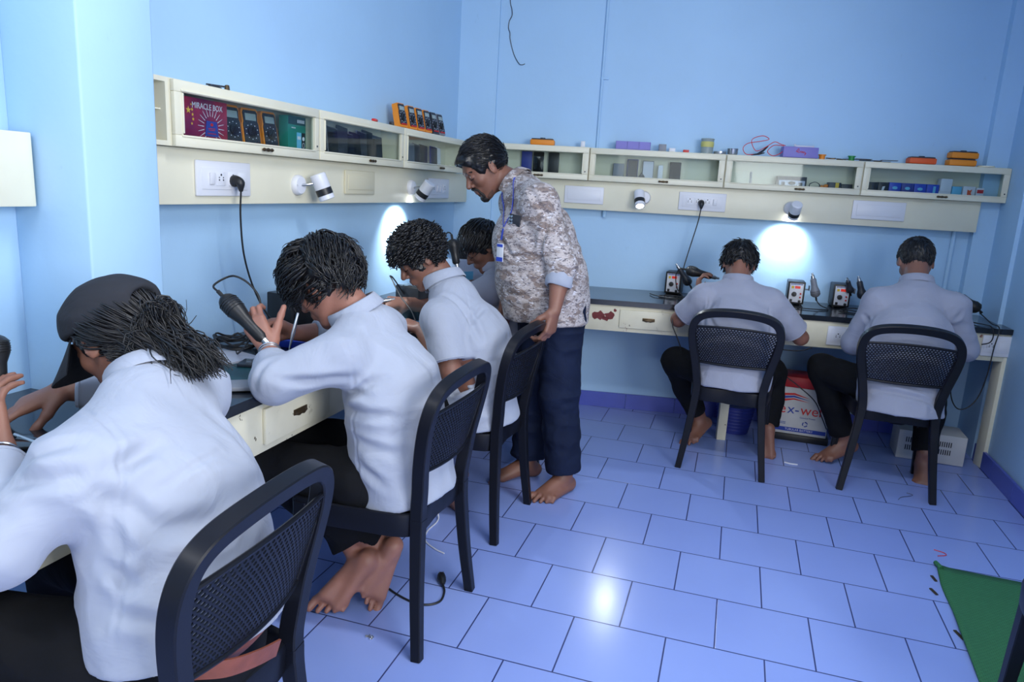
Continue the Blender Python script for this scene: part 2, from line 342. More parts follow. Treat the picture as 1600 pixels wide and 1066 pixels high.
# skirting
def skirt(name, pts):
    mb = MB()
    for a, b in zip(pts[:-1], pts[1:]):
        a = np.array(a); b = np.array(b); L = np.linalg.norm(b-a); n = max(1, int(round(L/.305))); d = (b-a)/n; th = math.atan2(d[1], d[0])
        for i in range(n):
            c = a+d*(i+.5); mb.box((c[0], c[1], .05), (L/n-.002, .016, .1), R=rmat(0, 0, th), bev=.001, seg=1)
    structure(mb, name, 'skirt', smooth=False)
skirt('baseboard_back', [bw(.24, .008)[:2], bw(3.13, .008)[:2]])
skirt('baseboard_right', [(3.236, .16), (3.236, -2.4)])
skirt('baseboard_left', [(.008, -5.6), (.008, -3.06)])
# ================================================================== pipes and wires on the walls
mb = MB(); mb.cyl(bw(.886, .008, 1.67), bw(.886, .008, 3.0), .008); mb.box(bw(.90, .006, 2.086), (.05, .012, .012), R=RB, bev=.003)
tag(mb.build('conduit_pipe', 'wall'), 'thin vertical blue painted conduit pipe on the back wall above the cabinets', 'pipe')
mb = MB(); mb.cyl(bw(3.055, .014, .805), bw(3.055, .014, 1.292), .013)
tag(mb.build('conduit_pipe', 'wall'), 'short blue painted pipe on the back wall between worktop and right end of the switchboard', 'pipe')
mb = MB(); mb.cyl(bw(.965, .02, 1.25), bw(.965, .02, 1.292), .012)
tag(mb.build('pipe_stub', 'wall'), 'short blue pipe stub poking out under the back switchboard beside the standing man', 'pipe')
mb = MB(); mb.sweep(spline([bw(s, .006+.004*math.sin(i*2), z) for i, (s, z) in enumerate([(.288, 3.0), (.285, 2.7), (.29, 2.52), (.303, 2.47), (.307, 2.43), (.291, 2.40), (.288, 2.36), (.30, 2.33), (.303, 2.29), (.33, 2.208), (.365, 2.155), (.385, 2.148), (.402, 2.155)])], 5), .0022, 6)
tag(mb.build('loose_wire', 'dark'), 'loose wavy wire dangling high on the back wall left of the conduit', 'wire')
# ================================================================== wall cabinets
DC = .135
def cabinet(w_, label, group, keyside=1):
    """front faces -Y, origin at left bottom at the wall"""
    r = empty('wall_cabinet', (0, 0, 0)); tag(r, label, 'cabinet', group)
    Hc = .196; t = .014; D = DC-.016
    mb = MB(); mb.box((w_/2, -D/2, t/2), (w_, D, t)); mb.box((w_/2, -D/2, Hc-t/2), (w_, D, t)); mb.box((t/2, -D/2, Hc/2), (t, D, Hc-2*t)); mb.box((w_-t/2, -D/2, Hc/2), (t, D, Hc-2*t)); mb.box((w_/2, -.004, Hc/2), (w_-2*t, .006, Hc-2*t))
    mb.build('carcass', 'cream', r, smooth=False)
    st = .034; g = .003; y = -D-.008; bt = .034
    mb = MB()
    for c, d in (((w_/2, y, Hc-st/2-g), (w_-2*g, .016, st)), ((w_/2, y, bt/2), (w_-2*g, .016, bt)), ((st/2+g, y, (Hc-st-g+bt)/2), (st, .016, Hc-st-g-bt)), ((w_-st/2-g, y, (Hc-st-g+bt)/2), (st, .016, Hc-st-g-bt))): mb.box(c, d, bev=.0025)
    # raised moulding round the pane
    for c, d in (((w_/2, y-.009, Hc-st+.002), (w_-2*st+.01, .006, .006)), ((w_/2, y-.009, bt-.002), (w_-2*st+.01, .006, .006)), ((st+.002, y-.009, (Hc-st+bt)/2), (.006, .006, Hc-st-bt-.010)), ((w_-st-.002, y-.009, (Hc-st+bt)/2), (.006, .006, Hc-st-bt-.010))): mb.box(c, d, bev=.002)
    door = mb.build('door', 'cream', r)
    MB().box((w_/2, y, (Hc-st+bt)/2), (w_-2*st, .003, Hc-st-bt+.004)).build('glass_pane', 'glass', door, smooth=False)
    mb = MB(); hx = w_*.56; hy = y-.010
    mb.lathe([(.0, -.03), (.004, -.029), (.0065, -.022), (.004, -.014), (.0045, -.008), (.007, 0), (.0045, .008), (.004, .014), (.0065, .022), (.004, .029), (0, .03)], 12, rmat(0, PI/2, 0), (hx, hy-.006, bt*.48))
    mb.box((hx, hy, bt*.48), (.036, .006, .010), bev=.002); mb.build('handle', 'bronze', door)
    MB().cyl((w_-st*.55 if keyside > 0 else st*.55, y-.006, .05), (w_-st*.55 if keyside > 0 else st*.55, y-.0095, .05), .004, n=10).build('keyhole', 'dark', door)
    return r
gl = 'glass fronted cabinets on the left wall'; gb = 'glass fronted cabinets on the back wall'
c = cabinet(.79, 'cream glass door cabinet on the left wall holding the red box and multimeters', gl); c.location = (0, -2.625, 1.47); c.rotation_euler.z = PI/2
c = cabinet(.77, 'middle cream glass door cabinet of the left wall, full of dark phone panels', gl); c.location = (0, -1.833, 1.47); c.rotation_euler.z = PI/2
c = cabinet(.85, 'cream glass door cabinet on the left wall under the row of standing multimeters', gl); c.location = (0, -1.061, 1.47); c.rotation_euler.z = PI/2
for s0, s1, lb in ((.16, .846, 'cream glass door cabinet on the back wall, partly behind the standing man'), (.848, 1.66, 'cream glass door cabinet on the back wall with a few phones standing inside'), (1.662, 2.445, 'cream glass door cabinet on the back wall under the lilac box with red leads'), (2.447, 3.25, 'rightmost cream glass door cabinet holding a row of blue boxes')):
    c = cabinet(s1-s0, lb, gb); c.location = tuple(bw(s0, .0 if s0 > .3 else .032, 1.47)) if s0 < .3 else tuple(bw(s0, 0, 1.47)); c.rotation_euler.z = SL
mb = MB(); 
for c_, d_ in (((.06, -2.717, 1.477), (.12, .18, .014)), ((.06, -2.717, 1.659), (.12, .18, .014)), ((.003, -2.717, 1.568), (.006, .18, .168)), ((.06, -2.634, 1.568), (.12, .014, .168)), ((.05, -2.72, 1.575), (.1, .165, .004))): mb.box(c_, d_)
tag(mb.build('open_shelf_box', 'cream', smooth=False), 'small open cream shelf box between the left pillar and the first cabinet', 'shelf')
# switchboards (long cream boards under the cabinets)
tag(MB().box((.0435, -1.42, 1.381), (.087, 2.76, .176), bev=.003).build('switchboard_panel', 'cream', angle=40), 'long cream wooden switchboard panel under the left wall cabinets', 'wall panel')
tag(MB().box((.0435, -4.4, 1.381), (.087, 2.69, .18), bev=.003).build('switchboard_panel', 'cream', angle=40), 'cream board end on the left wall at the photo edge beside the pillar', 'wall panel')
tag(MB().box(bw(1.797, .0435, 1.381), (2.686, .087, .176), R=RB, bev=.003).build('switchboard_panel', 'cream', angle=40), 'long cream wooden switchboard panel under the back wall cabinets', 'wall panel')
# ------------------------------------------------------------------ sockets
def frame(loc, rz): return loc, rz
def plate(label, w_, h_, loc, rz, parts, m='white', name='switch_plate', tilt=0, group=None):
    r = empty(name, tuple(loc), rz); tag(r, label, 'switch plate', group)
    mb = MB(); mb.box((0, -.005, 0), (w_, .010, h_), bev=.004); mb.box((0, -.011, 0), (w_*.84, .003, h_*.62), bev=.0012); mb.build('cover', m, r)
    for k, x in parts:
        if k == 'switch':
            MB().box((x, -.0165, 0), (.022, .009, .038), R=rmat(.12, 0, 0), bev=.002).build('rocker_switch', 'white', r)
        if k == 'socket':
            s = MB().box((x, -.0135, 0), (.044, .003, .046), bev=.002).build('socket', 'white', r)
            mb = MB(); 
            for dx, dz, rr in ((0, .013, .0036), (-.010, -.004, .0028), (.010, -.004, .0028), (-.010, .004, .0022), (.010, .004, .0022)): mb.cyl((x+dx, -.0148, dz), (x+dx, -.0158, dz), rr, n=10)
            mb.build('socket_holes', 'dark', s)
        if k == 'flat': MB().box((x, -.0135, 0), (.040, .003, .046), bev=.001).build('blank_module', 'white', r)
    return r
plate('white socket plate with black plug on the left wall board', .272, .115, (.0875, -2.36, 1.378), PI/2, [('switch', -.07), ('socket', -.025), ('socket', .035), ('flat', .085)])
plate('blank ivory cover plate on the left wall board between two lamps', .27, .105, (.0875, -1.43, 1.386), PI/2, [], 'ivory', 'blank_plate')
plate('white switch plate on the left wall board beside the standing man face', .30, .112, (.0875, -.515, 1.372), PI/2, [('socket', -.09), ('switch', -.03), ('switch', .01), ('socket', .07)])
for s_, w_, h_, lb, pa, z in ((.83, .244, .106, 'blank white cover plate on the back board beside the standing man', [], 1.381), (1.552, .282, .11, 'white socket plate with hanging black plug on the back board', [('socket', -.075), ('socket', -.025), ('socket', .03), ('switch', .075)], 1.38), (2.578, .30, .11, 'blank white cover plate at the right end of the back board', [], 1.387)):
    plate(lb, w_, h_, bw(s_, .0875, z), SL, pa, name='switch_plate' if pa else 'blank_plate')
# ------------------------------------------------------------------ spot lamps
def spot_lamp(label, loc, rz, headoff, tilt, yaw, lit, lensdim=False):
    """mount disc on a wall facing -Y; the head hangs at headoff"""
    r = empty('spot_lamp', tuple(loc), rz); tag(r, label, 'lamp', 'swivel spot lamps on the switchboards')
    mb = MB(); mb.lathe([(.040, 0), (.041, .006), (.038, .016), (.033, .022), (0, .024)], 28, rmat(PI/2, 0, 0), (0, 0, 0))
    mb.cyl((-.03, -.024, 0), (-.03, -.026, 0), .003); mb.build('mount', 'white', r)
    h = np.array(headoff, float); R = rmat(tilt, yaw, 0)
    MB().sweep(spline([(0, -.02, 0), (h[0]*.4, h[1]*.5, .004), tuple(h+R@np.array((0, 0, .018)))], 6), .005, 8).build('arm', 'steel', r)
    mb = MB(); mb.lathe([(0, .052), (.028, .052), (.032, .048), (.032, -.008), (.031, -.01)], 28, R, h); hd = mb.build('lamp_head', 'white', r)
    MB().lathe([(.0325, -.008), (.0325, -.034), (.03, -.034), (.03, -.008)], 28, R, h).build('black_band', 'black', hd)
    MB().lathe([(.031, -.034), (.031, -.052), (.024, -.054), (.024, -.048), (0, -.048)], 28, R, h).build('rim', 'white', hd)
    MB().lathe([(0, -.0495), (.0235, -.0495), (.0235, -.051), (0, -.051)], 24, R, h).build('lens', 'lamp_on' if lit else 'lens_off', hd)
    if lit:
        l = bpy.data.lights.new('spot_lamp_light', 'SPOT'); l.energy = lit; l.spot_size = math.radians(96); l.spot_blend = .9; l.shadow_soft_size = .02; l.color = (.88, .95, 1)
        o = bpy.data.objects.new('bulb_light', l); COL.objects.link(o); o.parent = r; p = h+R@np.array((0, 0, -.060)); o.location = p
        o.rotation_euler = Matrix(R.tolist()).to_euler()
    return r
spot_lamp('lit white spot lamp with black band on the left board above the wavy haired student', (.087, -1.925, 1.366), PI/2, (.065, -.075, -.002), -.32, -.22, 14)
spot_lamp('white spot lamp with black band on the left board above the curly haired student', (.087, -.885, 1.372), PI/2, (.002, -.085, -.012), .62, .0, 24)
spot_lamp('lit white spot lamp shining down on the back board beside the standing man', bw(1.20, .087, 1.385), SL, (-.03, -.075, -.008), -.62, -.12, 13)
spot_lamp('white spot lamp on the back board above the bright pool of wall light', bw(2.075, .087, 1.372), SL, (.01, -.08, -.012), .70, .0, 17)
# ================================================================== benches
tag(MB().prism([(0.001, -5.6), (.56, -5.6), (.56, -.47), (.0, -.57+.0), (.0, -2.808), (.2415, -2.808), (.2415, -3.046), (.001, -3.046)], H-.03, H).build('granite_worktop', 'granite', smooth=False), 'dark granite worktop running along the left wall', 'worktop')
P = [bw(.0, 0)[:2], bw(3.285, 0)[:2], (3.25, .02), bw(3.32, .56)[:2], bw(.58, .56)[:2], bw(.485, .56)[:2], (.0, -.565)]
P = [tuple(bw(.001, .001)[:2]), tuple(bw(.234, .001)[:2]), tuple(bw(.236, .001)[:2]), tuple(bw(3.14, .001)[:2]), (3.219, .545), (3.222, .17), (3.249, .17), (3.268, -.0), tuple(bw(3.31, .56)[:2]), tuple(bw(.474, .56)[:2]), (.0, -.568)]
tag(MB().prism([tuple(bw(.001, .001)[:2]), tuple(bw(3.14, .001)[:2]), tuple(bw(3.142, .052)[:2]), (3.219, .50), (3.222, .17), (3.249, .17), (3.249, .0), tuple(bw(3.30, .56)[:2]), tuple(bw(.66, .56)[:2]), (.562, -.468), (.0, -.568)], H-.03, H).build('granite_worktop', 'granite', smooth=False), 'dark granite worktop running along the back wall', 'worktop')
# left bench
r = empty('workbench', (.53, -2.8, 0)); tag(r, 'worn cream wooden bench frame under the left worktop', 'workbench')
o3 = (.53, -2.8, 0)
MB().box((.534, -3.03, .695), (.022, 5.1, .150), bev=.002).build('apron', 'worn', r, o3, angle=40)
for y in (-5.4, -2.02, -.6): MB().box((.47, y, .386), (.11, .05, .772), bev=.003).build('leg', 'worn', r, o3, angle=40)
def drawer(parent, c, w_, h_, rz, o3):
    R = rmat(0, 0, rz); c = np.array(c, float)
    mb = MB(); mb.box(c+R@np.array((0, -.006, 0)), (w_, .012, h_), R=R, bev=.003); d = mb.build('drawer', 'worn', parent, o3, angle=40)
    mb = MB(); p = c+R@np.array((0, -.014, 0)); mb.lathe([(0, -.032), (.005, -.03), (.007, -.02), (.010, -.012), (.007, 0), (.010, .012), (.007, .02), (.005, .03), (0, .032)], 12, R@rmat(0, PI/2, 0), p); mb.box(c+R@np.array((0, -.013, .004)), (.07, .004, .018), R=R, bev=.0015)
    mb.build('handle', 'bronze', d, o3)
for y in (-2.62, -1.75, -.95): drawer(r, (.545, y, .697), .34, .108, PI/2, o3)
# back bench
AO = .545
o3 = tuple(bw(1.9, AO)); r = empty('workbench', o3); tag(r, 'worn cream wooden bench frame with drawer under the back worktop', 'workbench')
MB().box(bw(1.91, AO-.011, .695), (2.56, .022, .150), R=RB, bev=.002).build('apron', 'worn', r, o3, angle=40)
MB().box(bw(3.225, AO-.045, .386), (.085, .09, .772), R=RB, bev=.003).build('leg', 'cream', r, o3, angle=40)
MB().box(bw(1.763, AO-.09, .31), (.052, .05, .62), R=RB, bev=.003).build('leg', 'worn', r, o3, angle=40)
MB().box(bw(.72, AO-.045, .386), (.08, .09, .772), R=RB, bev=.003).build('leg', 'worn', r, o3, angle=40)
drawer(r, bw(1.268, AO, .698), .33, .106, SL, o3)
tag(MB().box(bw(1.60, AO+.0045, .690), (.12, .008, .10), R=RB, bev=.003).build('blank_plate', 'white', angle=40), 'small white cover plate on the back bench apron beside the left elbow of a student', 'switch plate')
plate('white double socket plate on the back bench apron between the two seated students', .232, .108, bw(2.369, AO+.0005, .694), SL, [('socket', -.06), ('switch', -.018), ('switch', .012), ('socket', .055)])
plate('white socket plate on the back bench apron beside the right bench leg', .15, .115, bw(3.135, AO+.0005, .705), SL, [('socket', -.03), ('flat', .03)])
rc_ = random.Random(3); primer = mat('bare_red_primer', srgb(112, 44, 44), .7, var=.2, vscale=60)
for s_, z_, w_, h_ in ((.985, .705, .045, .030), (1.045, .712, .030, .022), (1.02, .690, .022, .016), (1.075, .742, .010, .010)):
    MB().prism([(w_*(.6+.5*rc_.random())*math.cos(t), h_*(.5+.7*rc_.random())*math.sin(t)) for t in np.linspace(0, 2*PI, 15)[:-1]], 0, .0008, R=RB@rmat(PI/2, 0, 0), t=bw(s_, AO+.0001, z_)).build('chipped_paint', primer, r, tuple(bw(1.9, AO)), smooth=False)
# ================================================================== chairs
def hexpanel():
    """perforated panel, u in -1..1, v in 0..1 -> curved, solid 4 mm plastic"""
    nx, nz = 27, 17; px = 2.0/nx; pz = 1.0/(nz-.0)
    key = {}; V = []; F = []
    def vid(x, y):
        k = (round(x, 4), round(y, 4))
        if k not in key: key[k] = len(V); V.append(k)
        return key[k]
    W = .30; Hh = .19; a = W/nx/math.sqrt(3)      # hexagon pitch
    rows = int(Hh/(1.5*a))+1
    for r_ in range(rows):
        for c_ in range(nx+1):
            cx = -W/2+(c_+.5*(r_ % 2))*W/nx; cy = r_*1.5*a
            if cx > W/2+.001: continue
            O = [(cx+a*math.sin(PI/3*k), cy+a*math.cos(PI/3*k)) for k in range(6)]; I = [(cx+a*.62*math.sin(PI/3*k), cy+a*.62*math.cos(PI/3*k)) for k in range(6)]
            for k in range(6):
                q = [vid(*O[k]), vid(*O[(k+1) % 6]), vid(*I[(k+1) % 6]), vid(*I[k])]
                F.append(q)
    V = np.array(V); top = V[:, 1].max(); u = V[:, 0]/(W/2); v = V[:, 1]/top
    return u, v, F
def panel_map(u, v):
    u = np.clip(u, -1.02, 1.02); v = np.clip(v, 0, 1)
    ztop = .778-.014*u*u; z = .585+v*(ztop-.585)
    wd = .163+.040*np.clip((z-.585)/.17, 0, 1)-.010*np.clip((z-.755)/.03, 0, 1)
    x = u*wd; y = -.203-.045*(z-.585)/.2-.024*(1-u*u)
    return np.stack([x, y, z], -1)
def make_chair():
    r = empty('plastic_chair', (0, 0, 0))
    prof = [(-.5, -.42), (-.42, -.5), (.42, -.5), (.5, -.42), (.5, .42), (.42, .5), (.20, .5), (.16, .40), (-.16, .40), (-.20, .5), (-.42, .5), (-.5, .42)]
    fr = [(-.163, -.190, .40), (-.164, -.190, .46), (-.172, -.196, .52), (-.186, -.203, .59), (-.202, -.214, .66), (-.211, -.224, .715), (-.212, -.232, .755), (-.203, -.240, .793), (-.182, -.247, .821), (-.145, -.254, .840), (-.085, -.262, .852), (0, -.266, .857)]
    fr = fr+[(-x, y, z) for x, y, z in fr[:-1]][::-1]
    path = spline(fr, 5); n = len(path); h = np.abs(np.linspace(-1, 1, n)); rad = .036+.004*h
    MB().sweep(path, rad, prof=prof, up=(0, 1, 0)).build('back_frame', 'plastic', r, angle=28)
    for s in (-1, 1):
        p = spline([(s*.163, -.190, .43), (s*.168, -.192, .36), (s*.188, -.204, .18), (s*.212, -.222, 0.0)], 5)
        b = MB().sweep(p, np.linspace(.041, .031, len(p)), prof=prof, up=(0, 1, 0)).build('leg', 'plastic', r, angle=28)
        p = spline([(s*.196, .185, .432), (s*.199, .192, .3), (s*.205, .198, .15), (s*.210, .204, 0.0)], 4)
        MB().sweep(p, np.linspace(.044, .028, len(p)), prof=prof, up=(0, -1, 0)).build('leg', 'plastic', r, angle=28)
    u, v, F = hexpanel(); V = panel_map(u, v)
    me = bpy.data.meshes.new('perforated_back'); me.from_pydata(V.tolist(), [], F); me.materials.append(M['plastic']); bm = bmesh.new(); bm.from_mesh(me)
    bmesh.ops.recalc_face_normals(bm, faces=bm.faces); bm.to_mesh(me); bm.free()
    o = bpy.data.objects.new('perforated_back', me); COL.objects.link(o); o.parent = r; md = o.modifiers.new('thickness', 'SOLIDIFY'); md.thickness = .004; md.offset = 0
    mb = MB(); uu = np.linspace(-1, 1, 25); z0 = np.zeros(25)
    mb.sweep(panel_map(uu, z0)+np.array([0, 0, -.004]), .006, 8); mb.sweep(panel_map(uu, z0+1)+np.array([0, 0, .004]), .006, 8)
    for s in (-1, 1): mb.sweep(panel_map(np.full(12, s*1.03), np.linspace(0, 1, 12)), .007, 8)
    mb.build('panel_rim', 'plastic', r)
    # seat: dished top with deep rolled rim
    out = spline([(-.168, -.175, 0), (0, -.182, 0), (.168, -.175, 0), (.205, 0, 0), (.213, .17, 0), (.185, .222, 0), (0, .235, 0), (-.185, .222, 0), (-.213, .17, 0), (-.205, 0, 0)], 5, closed=True)[:, :2]
    V = []; F = []; n = len(out); rings = [(.99, .372), (1.0, .380), (1.01, .432), (1.0, .443), (.97, .446), (.92, .440), (.6, .433), (.25, .431)]
    for sc, z in rings:
        for p in out: V.append((p[0]*sc, p[1]*sc, z))
    for i in range(len(rings)-1):
        for k in range(n): F.append([i*n+k, i*n+(k+1) % n, (i+1)*n+(k+1) % n, (i+1)*n+k])
    F.append([(len(rings)-1)*n+k for k in range(n)]); inner = len(V)
    for p in out: V.append((p[0]*.975, p[1]*.965, .372))
    for p in out: V.append((p[0]*.95, p[1]*.95, .425))
    for k in range(n): F.append([k, inner+k, inner+(k+1) % n, (k+1) % n]); F.append([inner+k, inner+n+k, inner+n+(k+1) % n, inner+(k+1) % n])
    F.append([inner+n+k for k in range(n)][::-1])
    MB().add(V, F).build('seat', 'plastic', r, angle=50)
    return r
CH = make_chair(); gch = 'black perforated plastic chairs'
CHAIRS = [((.785, -3.45), PI/2+.03, 'black perforated plastic chair of the student in the cap, nearest the camera'),
          ((.785, -2.475), PI/2-.02, 'black perforated plastic chair of the wavy haired student holding the hot air tool'),
          ((.772, -1.70), PI/2-.04, 'black perforated plastic chair gripped by the standing man'),
          ((.70, -.86), PI/2, 'black plastic chair of the mostly hidden student in the far left corner'),
          ((1.833, -.518), -.04, 'black perforated plastic chair seen from behind, left one of the two at the back worktop'),
          ((2.625, -.458), -.01, 'black perforated plastic chair seen from behind, near the right wall')]
for i, ((x, y), rz, lb) in enumerate(CHAIRS):
    o = CH if i == 0 else copy_tree(CH)
    o.location = (x, y, 0); o.rotation_euler.z = rz; tag(o, lb, 'chair', gch)
# ================================================================== smooth solid modelling (distance fields -> one continuous mesh)
class Vol:
    def __init__(s): s.p = []
    def add(s, kind, k, op, lo, hi, *a): s.p.append((kind, k, op, np.array(lo, float), np.array(hi, float), a)); return s
    def cone(s, a, b, r1, r2=None, k=.02, op='+', flat=None):
        """rounded cone; flat=(normal, factor) squeezes it along that direction"""
        a = np.array(a, float); b = np.array(b, float); r2 = r1 if r2 is None else r2; r = max(r1, r2)
        return s.add('cone', k, op, np.minimum(a, b)-r, np.maximum(a, b)+r, a, b, r1, r2, flat)
    def ball(s, c, r, k=.02, op='+'): return s.cone(c, np.array(c, float)+1e-5, r, r, k, op)
    def ell(s, c, r, R=None, k=.02, op='+'):
        c = np.array(c, float); m = max(r); return s.add('ell', k, op, c-m, c+m, c, np.array(r, float), np.eye(3) if R is None else np.array(R, float))
    def cyl(s, a, b, r, k=.004, op='-'):
        a = np.array(a, float); b = np.array(b, float); return s.add('cyl', k, op, np.minimum(a, b)-r, np.maximum(a, b)+r, a, b, r)
    def chain(s, P, Rr, k=.02, op='+', flat=None):
        for i in range(len(P)-1): s.cone(P[i], P[i+1], Rr[i], Rr[i+1], k, op, flat)
        return s
    def mesh(s, h=.006, smooth=2):
        lo = np.min([p[3] for p in s.p if p[2] == '+'], 0)-4*h; hi = np.max([p[4] for p in s.p if p[2] == '+'], 0)+4*h
        n = np.ceil((hi-lo)/h).astype(int)+1
        f = np.full(n, .05, np.float32); ax = [(lo[i]+h*np.arange(n[i])).astype(np.float32) for i in range(3)]
        for kind, k, op, plo, phi, a in s.p:
            m = k+2.5*h
            i0 = np.maximum(0, np.floor((plo-m-lo)/h).astype(int)); i1 = np.minimum(n, np.ceil((phi+m-lo)/h).astype(int)+1)
            if np.any(i1 <= i0): continue
            X = ax[0][i0[0]:i1[0]][:, None, None]; Y = ax[1][i0[1]:i1[1]][None, :, None]; Z = ax[2][i0[2]:i1[2]][None, None, :]
            if kind == 'cone':
                A, B, r1, r2, flat = a; d = B-A; L2 = float(d@d); px = X-A[0]; py = Y-A[1]; pz = Z-A[2]
                if flat is not None:
                    nn = unit(flat[0]); q = (1/flat[1]-1); dn = float(d@nn); d = d+nn*dn*q; L2 = float(d@d)
                    t0 = (px*nn[0]+py*nn[1]+pz*nn[2])*q; px = px+t0*nn[0]; py = py+t0*nn[1]; pz = pz+t0*nn[2]
                t = np.clip((px*d[0]+py*d[1]+pz*d[2])/L2, 0, 1)
                g = np.sqrt((px-t*d[0])**2+(py-t*d[1])**2+(pz-t*d[2])**2)-(r1+(r2-r1)*t)
                if flat is not None: g = g*min(1, flat[1]*1.15)
            elif kind == 'ell':
                c, r, R = a; px = X-c[0]; py = Y-c[1]; pz = Z-c[2]
                q = [(px*R[0, i]+py*R[1, i]+pz*R[2, i]) for i in range(3)]
                k0 = np.sqrt(sum((q[i]/r[i])**2 for i in range(3)))+1e-6; k1 = np.sqrt(sum((q[i]/r[i]**2)**2 for i in range(3)))+1e-6
                g = k0*(k0-1)/k1
            else:
                A, B, r = a; d = B-A; L = float(np.linalg.norm(d)); d = d/L; px = X-A[0]; py = Y-A[1]; pz = Z-A[2]
                t = px*d[0]+py*d[1]+pz*d[2]; rr = np.sqrt(np.maximum(px*px+py*py+pz*pz-t*t, 0))
                g = np.maximum(rr-r, np.maximum(-t, t-L))
            sl = f[i0[0]:i1[0], i0[1]:i1[1], i0[2]:i1[2]]
            if op == '+':
                hh = np.maximum(k-np.abs(sl-g), 0)/max(k, 1e-6); sl[...] = np.minimum(sl, g)-hh*hh*k*.25
            else:
                g = -g; hh = np.maximum(k-np.abs(sl-g), 0)/max(k, 1e-6); sl[...] = np.maximum(sl, g)+hh*hh*k*.25
        V, Q = surface_nets(f, lo, h)
        return relax(V, Q, smooth), Q
def surface_nets(f, lo, h):
    S = f < 0; n = f.shape
    c = np.zeros([x-1 for x in n], np.int8)
    for dx in (0, 1):
        for dy in (0, 1):
            for dz in (0, 1): c += S[dx:n[0]-1+dx, dy:n[1]-1+dy, dz:n[2]-1+dz]
    I = np.argwhere((c > 0) & (c < 8)); idx = np.full(c.shape, -1, np.int32); idx[I[:, 0], I[:, 1], I[:, 2]] = np.arange(len(I))
    co = [(x, y, z) for x in (0, 1) for y in (0, 1) for z in (0, 1)]
    vals = np.stack([f[I[:, 0]+a, I[:, 1]+b, I[:, 2]+d] for a, b, d in co], 1)
    acc = np.zeros((len(I), 3)); cnt = np.zeros(len(I))
    for i in range(8):
        for j in range(i+1, 8):
            df = np.array(co[j])-np.array(co[i])
            if np.abs(df).sum() != 1: continue
            a = vals[:, i]; b = vals[:, j]; m = (a < 0) != (b < 0); t = np.where(m, a/np.where(m, a-b, 1), 0)
            acc += np.where(m[:, None], np.array(co[i])[None]+t[:, None]*df[None], 0); cnt += m
    V = lo+h*(I+acc/cnt[:, None]); Q = []
    for ax in range(3):
        o1, o2 = [(1, 2), (2, 0), (0, 1)][ax]
        sl0 = [slice(1, -1)]*3; sl1 = [slice(1, -1)]*3; sl0[ax] = slice(0, -1); sl1[ax] = slice(1, None)
        A = S[tuple(sl0)]; B = S[tuple(sl1)]; E = np.argwhere(A != B); off = np.array([1, 1, 1]); off[ax] = 0; E = E+off
        inside = S[E[:, 0], E[:, 1], E[:, 2]]
        e1 = np.zeros(3, int); e1[o1] = 1; e2 = np.zeros(3, int); e2[o2] = 1
        g = lambda P: idx[P[:, 0], P[:, 1], P[:, 2]]
        q = np.stack([g(E-e1-e2), g(E-e2), g(E), g(E-e1)], 1); q[~inside] = q[~inside][:, ::-1]; Q.append(q)
    Q = np.concatenate(Q); Q = Q[(Q >= 0).all(1)]
    return V, Q
def relax(V, Q, it):
    for _ in range(it):
        S = np.zeros_like(V); n = np.zeros(len(V))
        for a in range(4):
            i = Q[:, a]
            for b in ((a+1) % 4, (a+3) % 4):
                j = Q[:, b]; n += np.bincount(i, minlength=len(V))
                for d in range(3): S[:, d] += np.bincount(i, V[j, d], minlength=len(V))
        V = .45*V+.55*S/n[:, None]
    return V
def vnormals(V, Q):
    a = V[Q[:, 2]]-V[Q[:, 0]]; b = V[Q[:, 3]]-V[Q[:, 1]]; fn = np.cross(a, b); N = np.zeros_like(V)
    for c in range(4):
        for d in range(3): N[:, d] += np.bincount(Q[:, c], fn[:, d], minlength=len(V))
    return N/(np.linalg.norm(N, axis=1)[:, None]+1e-12)
def vnoise(P, seed=0):
    P = np.asarray(P)+seed*17.31; I = np.floor(P).astype(np.int64); F = P-I; F = F*F*(3-2*F)
    def hsh(x, y, z):
        h = (x*374761393+y*668265263+z*2147483647+seed*1442695) & 0xffffffff; h = ((h ^ (h >> 13))*1274126177) & 0xffffffff; h = h ^ (h >> 16); return (h & 0xffff)/65535.0
    out = 0
    for dx in (0, 1):
        for dy in (0, 1):
            for dz in (0, 1):
                w_ = (F[:, 0] if dx else 1-F[:, 0])*(F[:, 1] if dy else 1-F[:, 1])*(F[:, 2] if dz else 1-F[:, 2]); out = out+w_*hsh(I[:, 0]+dx, I[:, 1]+dy, I[:, 2]+dz)
    return out*2-1
def nearest(V, p):
    return V[np.argmin(((V-p)**2).sum(1))]
def on_surface(V, N, p, lift=.003):
    i = np.argmin(((V-np.array(p, float))**2).sum(1)); return V[i]+N[i]*lift, N[i]
